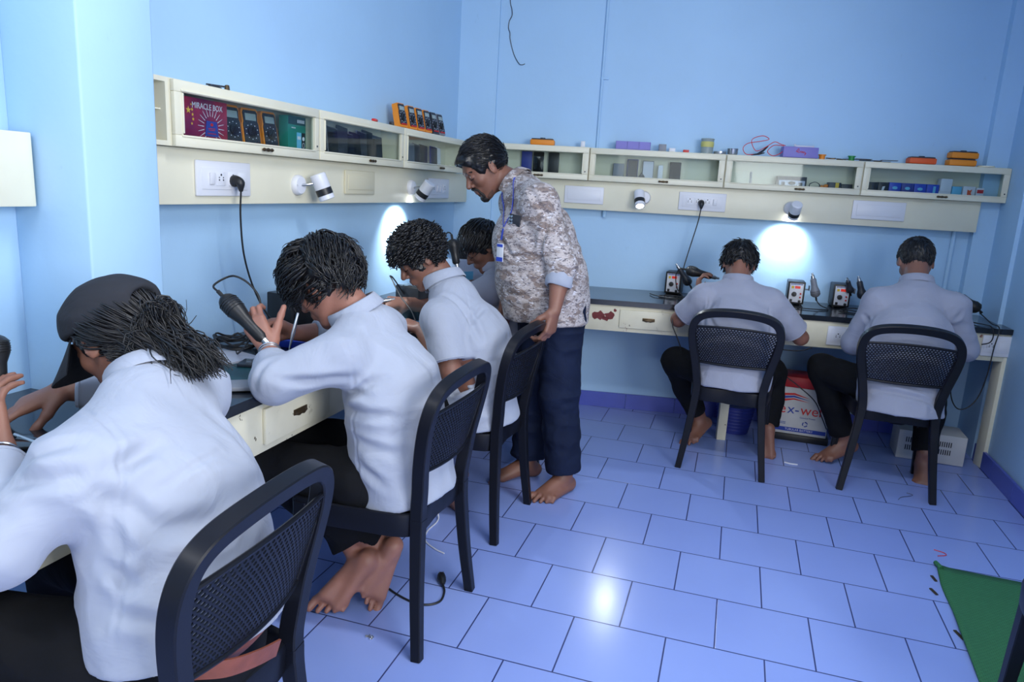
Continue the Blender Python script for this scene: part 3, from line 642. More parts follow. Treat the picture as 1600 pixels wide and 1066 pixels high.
def folds(V, N, amp=.004, sc=(9, 9, 16), seed=1, creases=(), calm=()):
    """broad cloth folds plus individual creases (a, b, width, depth)"""
    W = V+.02*np.stack([vnoise(V*8, seed+5), vnoise(V*8, seed+6), vnoise(V*8, seed+7)], 1)
    d = 1-2*np.abs(vnoise(W*np.array(sc), seed)); d2 = vnoise(W*np.array(sc)*2.3, seed+2)
    D = amp*(.75*d+.4*d2)
    for c, rr in calm: D = D*np.clip((np.linalg.norm(V-np.array(c), axis=1)-rr)/.05, .12, 1)
    for a, b, wd, dp in creases:
        P = [nearest(V, np.array(a, float)*(1-t)+np.array(b, float)*t) for t in np.linspace(0, 1, 7)]
        P = [P[0]]+[(P[i-1]+2*P[i]+P[i+1])/4 for i in range(1, 6)]+[P[6]]
        P = np.array(P); lo, hi = P.min(0)-4*wd, P.max(0)+4*wd; I = np.where(((V > lo) & (V < hi)).all(1))[0]
        if not len(I): continue
        best = np.full(len(I), 9.0); tt = np.zeros(len(I))
        for i in range(6):
            p, e = P[i], P[i+1]-P[i]; t = np.clip(((V[I]-p)@e)/(e@e+1e-9), 0, 1); x = np.linalg.norm(V[I]-(p+t[:, None]*e), axis=1); m = x < best; best[m] = x[m]; tt[m] = (i+t[m])/6
        x = best/wd; fade = np.sin(np.clip(tt, .05, .95)*PI)**.6
        D[I] -= dp*fade*(np.exp(-x*x)-.6*np.exp(-(x-1.7)**2))
    return V+N*D[:, None]
def link_mesh(name, V, Q, mats, parent, origin, mi=None):
    me = bpy.data.meshes.new(name); n = len(V); m = len(Q); V = V-np.array(origin)
    me.vertices.add(n); me.vertices.foreach_set('co', V.astype(np.float32).ravel())
    me.loops.add(m*4); me.loops.foreach_set('vertex_index', Q.astype(np.int32).ravel())
    me.polygons.add(m); me.polygons.foreach_set('loop_start', np.arange(0, m*4, 4, dtype=np.int32))
    try: me.polygons.foreach_set('loop_total', np.full(m, 4, np.int32))
    except Exception: pass
    me.polygons.foreach_set('use_smooth', np.ones(m, bool)); me.update(calc_edges=True); me.validate()
    for q in (mats if isinstance(mats, (list, tuple)) else [mats]): me.materials.append(M[q] if isinstance(q, str) else q)
    if mi is not None: me.polygons.foreach_set('material_index', mi.astype(np.int32))
    o = bpy.data.objects.new(name, me); COL.objects.link(o); o.parent = parent; return o
# ------------------------------------------------------------------ body pieces
def head_frame(F, U=(0, 0, 1)):
    F = unit(F); S = unit(np.cross(F, U)); U = np.cross(S, F); return np.stack([F, S, U], 1)   # columns: forward, right side, up
def add_head(v, c, R, s=1.0, fk=1.0):
    P = lambda x, y, z: np.array(c)+s*(R@np.array((x, y, z)))
    v.ell(P(-.012, 0, .03), np.array((.096, .076, .086))*s, R, k=.02)
    v.ell(P(.028, 0, -.040), np.array((.060, .056, .074))*s, R, k=.03*s)
    v.ell(P(.052, 0, .028), np.array((.036, .052, .036))*s, R, k=.02*s)
    v.ball(P(.070, 0, -.102), .019*s, k=.026*s)
    for y in (-1, 1):
        v.cone(P(-.005, .052*y, -.035), P(.055, .022*y, -.100), .018*s, .014*s, k=.02*s)
        v.ball(P(.058, .038*y, -.022), .022*s, k=.02*s)
    v.cone(P(.081, -.030, .026), P(.081, .030, .026), .010*s, k=.014*s)
    for y in (-1, 1): v.ball(P(.100, .031*y, .005), .015*s, k=.012*s, op='-')
    for y in (-1, 1): v.ell(P(.0765, .031*y, .003), np.array((.014, .016, .012))*s, R, k=.003)
    v.cone(P(.084, 0, .014), P(.108, 0, -.026), .0075*s, .0115*s, k=.010*s)
    for y in (-1, 1): v.ball(P(.095, .0125*y, -.031), .0085*s, k=.006*s)
    v.ell(P(.080, 0, -.062), np.array((.014, .026, .018))*s, R, k=.012*s)
    v.cone(P(.093, -.014, -.058), P(.093, .014, -.058), .0052*s, k=.005*s); v.cone(P(.091, -.012, -.069), P(.091, .012, -.069), .0062*s, k=.005*s)
    v.cone(P(.098, -.020, -.0635), P(.098, .020, -.0635), .0022*s, k=.003*s, op='-')
    for y in (-1, 1):
        RR = R@rmat(0, -.12, 0)@rmat(0, 0, y*.35)
        v.ell(P(-.006, .080*y, -.004), np.array((.019, .0075, .032))*s, RR, k=.006*s)
        v.ell(P(.000, .0885*y, .002), np.array((.010, .006, .019))*s, RR, k=.004*s, op='-')
def add_hand(v, W, D, N, side=1, curl=(.5, .6, .7, .8), thumb=(.5, .3), s=1.0, spread=.08, tcurl=.35, k=.006):
    """W wrist, D to the fingers, N out of the palm, side: direction of the thumb = side * D x N"""
    W = np.array(W, float); D = unit(D); N = np.array(N, float); N = unit(N-D*(N@D)); T = unit(np.cross(D, N))*side
    offs = (.027, .009, -.009, -.026); lens = ((.042, .025, .021), (.046, .029, .022), (.043, .027, .021), (.034, .021, .018)); rad = (.0092, .0095, .009, .008); kn = (.090, .094, .089, .080)
    tips = []
    for i in range(4):
        K = W+s*(D*kn[i]+T*offs[i]); B = W+s*(T*offs[i]*.55+D*.012)
        v.cone(B, K, .0150*s, .0125*s, k=.010*s)
        a = curl[i]; d0 = unit(D+T*spread*(1.5-i)/1.5); p = K
        ang = 0
        for j, L in enumerate(lens[i]):
            ang += a*(.75, 1.0, .7)[j]; d = d0*math.cos(ang)+N*math.sin(ang); q = p+d*L*s
            v.cone(p, q, rad[i]*s*(1-.07*j), rad[i]*s*(.93-.08*j), k=k*.7); p = q
        tips.append(p)
    v.cone(W, W+s*D*.07, .0215*s, .024*s, k=.012*s, flat=(N, .62))
    tb = W+s*(D*.018+T*.024+N*.006); d = unit(T*thumb[0]*1.6+D*.9+N*thumb[1]); p = tb
    v.cone(W+s*D*.01, tb, .017*s, .017*s, k=.010*s); tn = unit(D*.5-T*.7+N*.3)
    for j, (L, r) in enumerate(((.046, .0145), (.034, .0112), (.027, .0098))):
        q = p+s*L*d; v.cone(p, q, r*s, r*s*.88, k=.007*s); p = q; d = unit(d+tn*tcurl)
    return tips+[p]
def add_foot(v, A, F, U=(0, 0, 1), side=1, s=1.0, toe=0.0):
    """A ankle centre, F heel->toe, U out of the top of the foot, side +1 when the big toe lies at F x U"""
    A = np.array(A, float); F = unit(F); U = np.array(U, float); U = unit(U-F*(U@F)); S = unit(np.cross(F, U))*side
    P = lambda f, l, u: A+s*(F*f+S*l+U*u)
    v.cone(P(-.008, 0, .05), P(-.006, 0, -.01), .038*s, .034*s, k=.02)
    v.cone(P(-.042, 0, -.045), P(-.030, 0, -.04), .031*s, .033*s, k=.02)
    v.cone(P(-.03, -.006, -.050), P(.125, -.026, -.062), .028*s, .0215*s, k=.02); v.cone(P(.0, .006, -.022), P(.125, .025, -.058), .034*s, .0225*s, k=.02)
    v.cone(P(.01, 0, -.01), P(.12, .0, -.053), .032*s, .020*s, k=.02)
    for i, (l, L, r) in enumerate(((.028, .056, .0135), (.008, .054, .0095), (-.008, .046, .009), (-.022, .038, .0085), (-.035, .028, .008))):
        b = P(.132-i*.009, l*1.15, -.064); m_ = P(.132-i*.009+L*.5, l*1.3, -.062+.006); e = P(.132-i*.009+L, l*1.34, -.072)
        v.cone(b, m_, r*s*1.05, r*s, k=.006); v.cone(m_, e, r*s, r*s*.95, k=.004)
    return S
def taper(P, rr): return P, rr
# ------------------------------------------------------------------ hair strands
def locks(c, R, radii, n, length, r0, seed, region, flow, lift=.006, gravity=.3, curl=.0, segs=7, r1=.3, down=(0, 0, -1), curlf=40):
    """tapered locks that run over the skull; region(p) and flow(p) work in the head frame (forward, side, up)"""
    rng = np.random.RandomState(seed); mb = MB(); radii = np.array(radii); c = np.array(c); k = 0; tries = 0; dn = R.T@np.array(down, float)
    while k < n and tries < n*60:
        tries += 1; q = rng.normal(size=3); q /= np.linalg.norm(q); p = q*radii
        if not region(p): continue
        k += 1; L = length*rng.uniform(.65, 1.15); st = L/segs; pts = []; ph = rng.uniform(0, 6.3); lf = lift*rng.uniform(.3, 1.3); v_ = flow(p)+rng.normal(size=3)*.25
        for j in range(segs+1):
            nn = p/radii**2; nn /= np.linalg.norm(nn); wob = curl*math.sin(ph+j*st*curlf); wob2 = curl*math.cos(ph+j*st*curlf)
            side = np.cross(nn, v_); side /= np.linalg.norm(side)+1e-9
            pts.append(c+R@(p+nn*(lf*(.3+.7*j/segs)+wob2)+side*wob))
            d = flow(p)*.6+v_*.6+dn*gravity*(j/segs); d = d-nn*(d@nn)*.9; v_ = d/(np.linalg.norm(d)+1e-9); p = p+v_*st
            e = np.linalg.norm(p/radii)
            if e < 1: p = p/e
        rad = r0*rng.uniform(.6, 1.2)*np.concatenate([np.linspace(.8, 1, segs//2), np.linspace(1, r1, segs+1-segs//2)])
        mb.sweep(np.array(pts), rad, 5)
    return mb
# ------------------------------------------------------------------ a dressed person
OUT = {}
def person(label, J, group=None, res=.006, **o):
    """J: joint positions in metres. Keys pel, chest, neck, head, shL shR elL elR wrL wrR hipL hipR knL knR anL anR"""
    J = {k: np.array(v, float) for k, v in J.items()}
    org = np.array((J['pel'][0], J['pel'][1], 0.0)); root = empty('person', tuple(org)); tag(root, label, 'person', group)
    lat = unit(J['shR']-J['shL']); up = unit(J['neck']-J['pel']); dep_ = unit(np.cross(up, lat)); fwd = o.get('fwd', None)
    skin = o.get('skin', 'skin'); sh = J.get('chest', J['pel']*.45+J['neck']*.55); w_ = o.get('build', 1.0)
    fl = (dep_, .66)
    def torso(v, g, k=.05):
        wst = J['pel']*.6+sh*.4
        lw = .012 if g > 0 else 0; dk = o.get('dk', 1.0) if g > 0 else 1.0; v.cone(J['pel'], wst, (.154+g+lw)*w_, (.156+g+lw)*w_, k, flat=(dep_, .78*dk)); v.cone(wst, sh, (.156+g+lw)*w_, (.170+g)*w_, k, flat=(dep_, .72*dk))
        ns = J['neck']*.82+sh*.18; v.cone(sh, ns, (.166+g)*w_, (.078+g*.5)*w_, k, flat=(dep_, .74))
        for q in ('L', 'R'): v.cone(ns, J['sh'+q], .062*w_+g, .062*w_+g, k)
        if o.get('belly'): v.ball(J['belly'], o['belly']+g, k)
    legs = o.get('legs', 'LR'); rt = o.get('thigh', .078)
    # ---- body
    v = Vol(); torso(v, -.012)
    HR = head_frame(o['look'], o.get('headup', (0, 0, 1))); hs = o.get('hs', 1.0); hc = J['head']
    v.cone(J['neck'], hc+HR@np.array((-.025, 0, -.04))*hs, .060, .053, .02)
    add_head(v, hc, HR, hs)
    for q in o.get('arms', 'LR'):
        S_, E_, W_ = J['sh'+q], J['el'+q], J['wr'+q]; v.cone(S_, E_, .048, .040, .03)
        d = W_-E_; v.cone(E_, E_+d*.35, .040, .041, .02); v.cone(E_+d*.35, W_, .041, .027, .02)
        hd = o.get('hand'+q)
        if hd: o.setdefault('tips', {})[q] = add_hand(v, W_, hd[0], hd[1], side=hd[2], **(hd[3] if len(hd) > 3 else {}))
    for q in legs:
        v.cone(J['pel'], J['hip'+q], .10, .085, .04); v.cone(J['hip'+q], J['kn'+q], .078, .055, .03); d = J['an'+q]-J['kn'+q]
        v.cone(J['kn'+q], J['kn'+q]+d*.4, .054, .052, .03); v.cone(J['kn'+q]+d*.4, J['an'+q], .052, .034, .02)
        ft = o.get('foot'+q)
        if ft: add_foot(v, J['an'+q], ft[0], ft[1], ft[2], s=ft[3] if len(ft) > 3 else 1.0)
    V, Q = Vol.mesh(v, o.get('bres', res), 1)
    link_mesh('body', V, Q, skin, root, org)
    # ---- trousers
    v = Vol(); v.cone(J['pel']-up*.01, J['pel']+up*.05, .150*w_, .146*w_, .05, flat=(dep_, .74)); g = o.get('tg', .012); hr = o.get('hem', .060)
    for q in legs:
        d = J['an'+q]-J['kn'+q]; hm = J['kn'+q]+d*o.get('hemt', .92)
        v.cone(J['pel'], J['hip'+q], .115, .100, .05); v.cone(J['hip'+q], J['kn'+q], (rt+.016), .062+g, .035); v.cone(J['kn'+q], J['kn'+q]+d*.45, .062+g, .058+g, .03); v.cone(J['kn'+q]+d*.45, hm+unit(d)*.03, .056+g, hr, .03)
    for q in legs:
        d = unit(J['an'+q]-J['kn'+q]); hm = J['kn'+q]+(J['an'+q]-J['kn'+q])*o.get('hemt', .92); v.cyl(hm, hm+d*.14, hr+.03); v.cyl(hm-d*.05, hm+d*.02, hr-.013)
    V, Q = Vol.mesh(v, res, 1); N = vnormals(V, Q); V = folds(V, N, o.get('tfold', .005), (10, 10, 14), o.get('seed', 3)+10, o.get('tcreases', ()))
    link_mesh('trousers', V, Q, o.get('tmat', 'trouser'), root, org)
    # ---- shirt
    v = Vol(); g = o.get('sg', .010); torso(v, g)
    hemp = np.array(o.get('hem_at', J['pel']-up*.06), float); hemn = unit(o.get('hem_dir', up))
    lo_ = hemp-hemn*.02; v.cone(lo_, J['pel'], (.165+g)*w_*o.get('flare', 1.0), (.158+g)*w_, .05, flat=(dep_, .76))
    if 'back_low' in o: v.cone(o['back_low'], J['pel'], .150*w_, .155*w_, .05, flat=(dep_, .8))
    sl = {}
    for q in o.get('arms', 'LR'):
        S_, E_, W_ = J['sh'+q], J['el'+q], J['wr'+q]; m_ = o.get('sleeve'+q, o.get('sleeve', 'long')); d = W_-E_
        if m_ == 'half':
            e = S_+(E_-S_)*o.get('half', .78); v.cone(S_, e+unit(E_-S_)*.02, .066+g*.5, .070, .03); sl[q] = (e, unit(E_-S_), .070)
        else:
            e = E_+d*o.get('cuff', .88); v.cone(S_, E_, .063+g*.5, .053+g*.5, .03); v.cone(E_, E_+d*.4, .053+g*.5, .050, .02); v.cone(E_+d*.4, e+unit(d)*.02, .050, .042, .02); sl[q] = (e, unit(d), .044)
    for q in sl: e, d, r = sl[q]; v.cyl(e, e+d*.12, r+.03); v.cyl(e-d*.05, e+d*.02, r-.0125)
    v.cyl(hemp, hemp-hemn*.3, .5, k=.006); v.cyl(hemp+hemn*.03, hemp-hemn*.05, .135*w_, k=.01) if False else None
    v.cone(J['neck']+up*.005, hc+HR@np.array((-.03, 0, -.05)), .062, .058, .006, op='-')
    V, Q = Vol.mesh(v, res, 1); N = vnormals(V, Q)
    V = folds(V, N, o.get('fold', .005), o.get('fsc', (9, 9, 13)), o.get('seed', 3), o.get('creases', ()), [(e, r+.012) for e, d, r in sl.values()])
    shirt = link_mesh('shirt', V, Q, o.get('smat', 'shirt'), root, org); OUT['V'] = V; OUT['N'] = vnormals(V, Q)
    # ---- collar: a folded band round the neck
    na = unit(hc+HR@np.array((-.03, 0, -.05))-J['neck']); cf = unit(HR[:, 0]-na*(HR[:, 0]@na)); cs = np.cross(na, cf); pts = []
    for k in range(25):
        a = -2.75+5.5*k/24; lift = .012*math.cos(a)
        pts.append(J['neck']+na*(.030+o.get('cup', 0)-lift)+(-cf*math.cos(a)*.080+cs*math.sin(a)*.074)*o.get('cw', 1.0))
    prof = [(-.06, 1.0), (.05, 1.02), (.16, .9), (.42, -.35), (.34, -.45), (.04, .6), (.02, -.7), (-.08, -.7)]
    mb = MB(); P_ = np.array(pts); V_ = []; F_ = []; m = len(prof)
    for i, p in enumerate(P_):
        rad = p-J['neck']; rad = unit(rad-na*(rad@na)); tipw = 1.0+.5*max(0, abs(i-12)-8)/4
        for a, b in prof: V_.append(p+.030*(rad*a+na*b*(tipw if b < 0 else 1)))
    for i in range(len(P_)-1):
        for k in range(m): F_.append([i*m+k, i*m+(k+1) % m, (i+1)*m+(k+1) % m, (i+1)*m+k])
    F_.append(list(range(m))); F_.append([(len(P_)-1)*m+k for k in range(m)][::-1])
    mb.add(V_, F_); mb.build('collar', o.get('smat', 'shirt'), root, org, angle=60)
    for q, (e, d, r) in sl.items():
        if o.get('cuffband', True):
            ring = []; a0 = unit(np.cross(d, (0.3, .2, 1))); b0 = np.cross(d, a0)
            for k in range(24): a = 2*PI*k/24; ring.append(e-d*.008+(a0*math.cos(a)+b0*math.sin(a))*(r-.0005))
            MB().sweep(np.array(ring), .0035, 6, closed=True).build('cuff', o.get('smat', 'shirt'), shirt, org)
    return root, org, hc, HR, hs
# ================================================================== people
def hp(c, R, x, y, z, s=1.0): return np.array(c)+s*(R@np.array((x, y, z)))
def part(mb, name, m, root, org, **k): return mb.build(name, m, root, org, **k)
def brows(root, org, c, R, s):
    mb = MB()
    for y in (-1, 1): mb.sweep(spline([hp(c, R, .0905, .012*y, .0235, s), hp(c, R, .0885, .03*y, .030, s), hp(c, R, .073, .050*y, .023, s)], 5), [.0035*s]*11, 6)
    part(mb, 'eyebrows', 'beard', root, org)
    mb = MB()
    for y in (-1, 1):
        mb.sweep(spline([hp(c, R, .0855, .018*y, -.003, s), hp(c, R, .0905, .031*y, -.006, s), hp(c, R, .079, .046*y, -.002, s)], 5), .0016*s, 5)
    part(mb, 'eyelashes', 'hair', root, org)
def hair_cap(name, c, R, s, root, org, radii=(.106, .087, .095), cut=None, bump=.006, bsc=60, extra=(), res=.005, seed=2, centre=(-.012, 0, .032), cones=()):
    v = Vol(); v.ell(hp(c, R, *centre, s=s), np.array(radii)*s, R, k=.01)
    for (p, r, rr) in extra: v.ell(hp(c, R, *p, s=s), np.array(r)*s, R@rmat(*rr), k=.02)
    for (p, q, r1, r2) in cones: v.cone(hp(c, R, *p, s=s), q, r1, r2, k=.03)
    for (p, r, rr) in (cut or [((.10, 0, -.045), (.085, .11, .085), (0, 0, 0)), ((.0, 0, -.115), (.16, .14, .085), (0, 0, 0))]): v.ell(hp(c, R, *p, s=s), np.array(r)*s, R@rmat(*rr), k=.008, op='-')
    V, Q = Vol.mesh(v, res, 1); N = vnormals(V, Q)
    V = V+N*(bump*vnoise(V*bsc, seed)+bump*.5*vnoise(V*bsc*2.2, seed+1))[:, None]
    return link_mesh(name, V, Q, 'hair', root, org)
seatg = 'seated students in pale shirts'
# ---------------------------------------------------------------- student in the cap, nearest
c1 = dict(pel=(.83, -3.41, .50), chest=(.755, -3.36, .75), neck=(.64, -3.285, .945), head=(.508, -3.235, 1.035), shL=(.715, -3.535, .865), shR=(.60, -3.125, .885),
          elL=(.665, -3.665, .775), wrL=(.515, -3.525, .875), elR=(.44, -3.04, .86), wrR=(.285, -3.19, .875),
          hipL=(.73, -3.52, .50), hipR=(.73, -3.32, .50), knL=(.34, -3.60, .52), knR=(.33, -3.28, .53), anL=(.30, -3.62, .10), anR=(.36, -3.25, .10))
r, org, hc, HR, hs = person('student in a black cap with long hair, seated nearest the camera', c1, res=.005, bres=.005, seed=4, look=(-.81, .02, -.53), hs=1.0,
    handL=((-.62, .35, .80), (.2, .95, -.1), 1, dict(curl=(.35, .45, .5, .55), thumb=(.35, .25), tcurl=.12)), handR=((-.42, -.72, -.28), (.1, .2, -1), 1, dict(curl=(.22, .3, .35, .4), thumb=(.3, .5))),
    footL=((-1, 0, 0), (0, 0, 1), 1), footR=((-1, 0, 0), (0, 0, 1), -1), fold=.009, fsc=(7, 7, 10), sg=.018, flare=1.02, hem_at=(.85, -3.42, .53), hem_dir=(-.15, .1, 1), build=1.08,
    creases=[((.802, -3.549, .895), (.811, -3.465, .908), .016, .013), ((.80, -3.573, .869), (.881, -3.532, .79), .018, .011), ((.881, -3.532, .79), (.90, -3.44, .77), .02, .007), ((.80, -3.573, .865), (.839, -3.575, .766), .015, .009), ((.816, -3.588, .738), (.858, -3.578, .70), .014, .010), ((.852, -3.513, .848), (.862, -3.349, .87), .007, .003), ((.68, -3.632, .876), (.792, -3.572, .896), .014, .009), ((.674, -3.615, .9), (.756, -3.56, .943), .012, .006), ((.60, -3.66, .84), (.70, -3.66, .83), .014, .007), ((.644, -3.457, .954), (.79, -3.522, .924), .0055, .003), ((.79, -3.522, .924), (.826, -3.557, .826), .0055, .003), ((.835, -3.575, .80), (.853, -3.588, .60), .006, .003), ((.842, -3.58, .66), (.90, -3.55, .62), .014, .007), ((.75, -3.30, .93), (.86, -3.25, .80), .02, .005), ((.90, -3.45, .70), (.88, -3.25, .74), .02, .005)])
reg = lambda p: p[2] < .045 and p[0] < .035 and not (p[0] > -.01 and p[2] < .0 and abs(p[1]) > .03 and p[0] > .02)
mb = locks(hp(hc, HR, -.012, 0, .03, hs), HR, np.array((.106, .088, .098))*hs, 900, .15, .0024, 5, reg, lambda p: np.array((-.75, 0, -.62 if p[2] > -.03 else -.2)), lift=.012, gravity=.35, curl=.003, segs=9, down=(.6, .05, -.7))
mb2 = MB(); rng = np.random.RandomState(8)
for k in range(2200):
    a_ = rng.uniform(-1.35, 1.35); zz = rng.uniform(-.055, .035); p0 = hp(hc, HR, -.012-.098*math.cos(a_)*rng.uniform(.85, 1.08), .086*math.sin(a_), zz, hs)
    E_ = np.array((.700, -3.230, .990))+rng.normal(size=3)*np.array((.026, .028, .010)); m1 = p0*.62+E_*.38+np.array((0, 0, .008+.006*rng.normal())); m2 = p0*.25+E_*.75+np.array((0, 0, .012+.008*rng.normal()))
    w2 = np.array((math.sin(a_*9+zz*60), math.cos(a_*11), math.sin(a_*7+zz*90)))*.009+rng.normal(size=3)*.003; mb2.sweep(spline([p0, m1+w2, m2-w2, E_], 4), np.concatenate([np.linspace(.0014, .0019, 7), np.linspace(.0017, .0006, 6)]), 5)
mb.add(np.concatenate(mb2.v), mb2.f); part(mb, 'hair', 'hair', r, org, angle=80)
hair_cap('hair_base', hc, HR, hs, r, org, (.102, .086, .094), cut=[((.10, 0, -.03), (.085, .12, .10), (0, 0, 0))], cones=[((-.06, 0, -.03), (.680, -3.230, 1.000), .056, .022)], bump=.006)
# cap: shallow crown with a gathered back strap, curved brim
v = Vol(); v.ell(hp(hc, HR, -.012, 0, .048, hs), np.array((.116, .098, .084))*hs, HR, k=.01); v.ell(hp(hc, HR, -.095, 0, .055, hs), np.array((.030, .050, .030))*hs, HR, k=.02)
v.ell(hp(hc, HR, -.125, 0, .040, hs), np.array((.028, .036, .020))*hs, HR, k=.006, op='-'); v.ell(hp(hc, HR, -.012, 0, .035, hs), np.array((.104, .087, .078))*hs, HR, k=.004, op='-')
v.cyl(hp(hc, HR, -.01, 0, .028, hs), hp(hc, HR, .012, 0, -.12, hs), .2, k=.004)
V, Q = Vol.mesh(v, .004, 1); N = vnormals(V, Q); V = folds(V, N, .003, (14, 14, 20), 9); capo = link_mesh('cap', V, Q, 'cap', r, org)
V_ = []; F_ = []; nu, nv = 16, 8
for lay, dz in ((0, .0), (1, -.0035)):
    for i in range(nu+1):
        a = -1.15+2.3*i/nu
        for j in range(nv+1):
            t = j/nv; rx = .100+.080*t*math.cos(a)**.6 if math.cos(a) > 0 else .1; x = -.012+math.cos(a)*(.108+.130*t); y = math.sin(a)*(.088+.006*t); V_.append(hp(hc, HR, x, y, .034+dz-.048*t-1.1*y*y*(.5+t), hs))
L_ = (nu+1)*(nv+1)
for lay in (0, 1):
    for i in range(nu):
        for j in range(nv): q = [lay*L_+i*(nv+1)+j, lay*L_+(i+1)*(nv+1)+j, lay*L_+(i+1)*(nv+1)+j+1, lay*L_+i*(nv+1)+j+1]; F_.append(q if lay == 0 else q[::-1])
for i in range(nu): F_.append([i*(nv+1)+nv, (i+1)*(nv+1)+nv, L_+(i+1)*(nv+1)+nv, L_+i*(nv+1)+nv])
MB().add(V_, F_).build('brim', 'cap', capo, org)
MB().box(hp(hc, HR, -.118, .03, .012, hs), (.006, .022, .014), R=HR, bev=.002).build('buckle', 'grey', capo, org)
e = c1['elL']; w0 = np.array(c1['wrL']); d = unit(w0-np.array(e)); a0 = unit(np.cross(d, (0, 0, 1))); b0 = np.cross(d, a0)
MB().sweep(np.array([w0-d*.012+(a0*math.cos(t)+b0*math.sin(t))*.0305 for t in np.linspace(0, 2*PI, 25)[:-1]]), .0032, 8, closed=True).build('bracelet', 'steel', r, org)
mb = MB(); mb.sweep(spline([(.94, -3.28, .60), (.985, -3.33, .592), (1.0, -3.39, .575), (.998, -3.46, .560), (.985, -3.53, .560), (.96, -3.58, .565)], 6), .017, prof=[(-.12, -1), (.12, -1), (.12, 1), (-.12, 1)], up=(0, 0, 1)); mb.sweep(spline([(.975, -3.57, .568), (1.012, -3.53, .556), (1.028, -3.47, .540), (1.032, -3.415, .526)], 6), .017, prof=[(-.12, -1), (.12, -1), (.12, 1), (-.12, 1)], up=(0, 0, 1)); part(mb, 'belt', 'leather', r, org, angle=30)
# ---------------------------------------------------------------- wavy haired student
c2 = dict(pel=(.84, -2.47, .50), chest=(.80, -2.475, .76), neck=(.685, -2.475, .975), head=(.565, -2.495, 1.08), shL=(.715, -2.645, .895), shR=(.67, -2.31, .91),
          elL=(.595, -2.80, .845), wrL=(.50, -2.69, .90), elR=(.47, -2.22, .86), wrR=(.37, -2.36, .875),
          hipL=(.75, -2.57, .49), hipR=(.75, -2.38, .50), knL=(.42, -2.62, .50), knR=(.40, -2.40, .52), anL=(.756, -2.41, .166), anR=(.69, -2.467, .135))
r, org, hc, HR, hs = person('student with thick wavy hair holding a black hot air tool, second from the camera', c2, res=.006, bres=.0045, seed=7, look=(-.76, .0, -.62), headup=(-.2, 0, 1), hs=1.03, skin='skin2',
    handL=((-.57, 0, .80), (-.28, .94, -.2), -1, dict(curl=(.75, .85, .9, .95), thumb=(.45, .45), tcurl=-.05)), handR=((-.35, -.35, .25), (.1, -.5, -.6), -1, dict(curl=(.7, .8, .9, 1.0), thumb=(.3, .8), tcurl=.3)),
    footL=((-.3, -.29, -.9), (-.6, .7, -.3), 1, 1.0), footR=((-.555, -.34, -.76), (-.5, .75, -.4), -1, 1.04), hemt=.86, hem=.072, fold=.006, fsc=(8, 8, 11), sg=.018, build=1.0, flare=1.08, hem_at=(.86, -2.47, .435), hem_dir=(-.2, 0, 1), cuff=.62,
    creases=[((.711, -2.616, .76), (.849, -2.64, .847), .015, .010), ((.711, -2.616, .74), (.896, -2.646, .74), .016, .010), ((.73, -2.66, .80), (.82, -2.66, .79), .012, .006), ((.659, -2.83, .85), (.787, -2.677, .848), .014, .008), ((.633, -2.851, .869), (.72, -2.76, .84), .011, .006), ((.746, -2.695, .959), (.78, -2.701, .909), .0055, .003), ((.78, -2.701, .909), (.77, -2.67, .78), .0055, .003), ((.762, -2.656, .743), (.785, -2.665, .50), .006, .003), ((.781, -2.661, .588), (.873, -2.674, .529), .016, .009), ((.77, -2.66, .66), (.90, -2.62, .62), .016, .006), ((.576, -2.858, .82), (.608, -2.814, .912), .010, .005), ((.86, -2.50, .88), (.93, -2.46, .75), .02, .005)])
brows(r, org, hc, HR, hs)
hair_cap('hair_base', hc, HR, hs, r, org, (.116, .096, .102), cut=[((.115, 0, -.055), (.085, .12, .085), (0, 0, 0)), ((-.02, 0, -.125), (.14, .14, .075), (0, 0, 0)), ((.02, .1, -.02), (.03, .04, .045), (0, 0, 0)), ((.02, -.1, -.02), (.03, .04, .045), (0, 0, 0))], bump=.006, bsc=45, extra=[((.075, 0, .075), (.055, .07, .040), (0, .3, 0))])
rg = lambda p: (p[2] > -.03 or p[0] < -.02) and not (p[0] > .05 and p[2] < .02) and p[2] > -.075
mb = locks(hp(hc, HR, -.010, 0, .034, hs), HR, np.array((.116, .096, .102))*hs, 1700, .080, .0028, 11, rg, lambda p: np.array((.75 if p[0] > -.03 else -.4, .25*np.sign(p[1]), -.35+.2*(p[0] > .03))), lift=.018, gravity=.35, curl=.009, segs=9, curlf=75)
part(mb, 'hair', 'hair', r, org, angle=80)
w0 = np.array(c2['wrL']); d = unit(w0-np.array(c2['elL'])); a0 = unit(np.cross(d, (0, 0, 1))); b0 = np.cross(d, a0)
mb = MB()
for o_ in (.012, .024): mb.sweep(np.array([w0-d*o_+(a0*math.cos(t)+b0*math.sin(t))*.030 for t in np.linspace(0, 2*PI, 25)[:-1]]), .003, 8, closed=True)
mb.build('bracelet', 'steel', r, org)
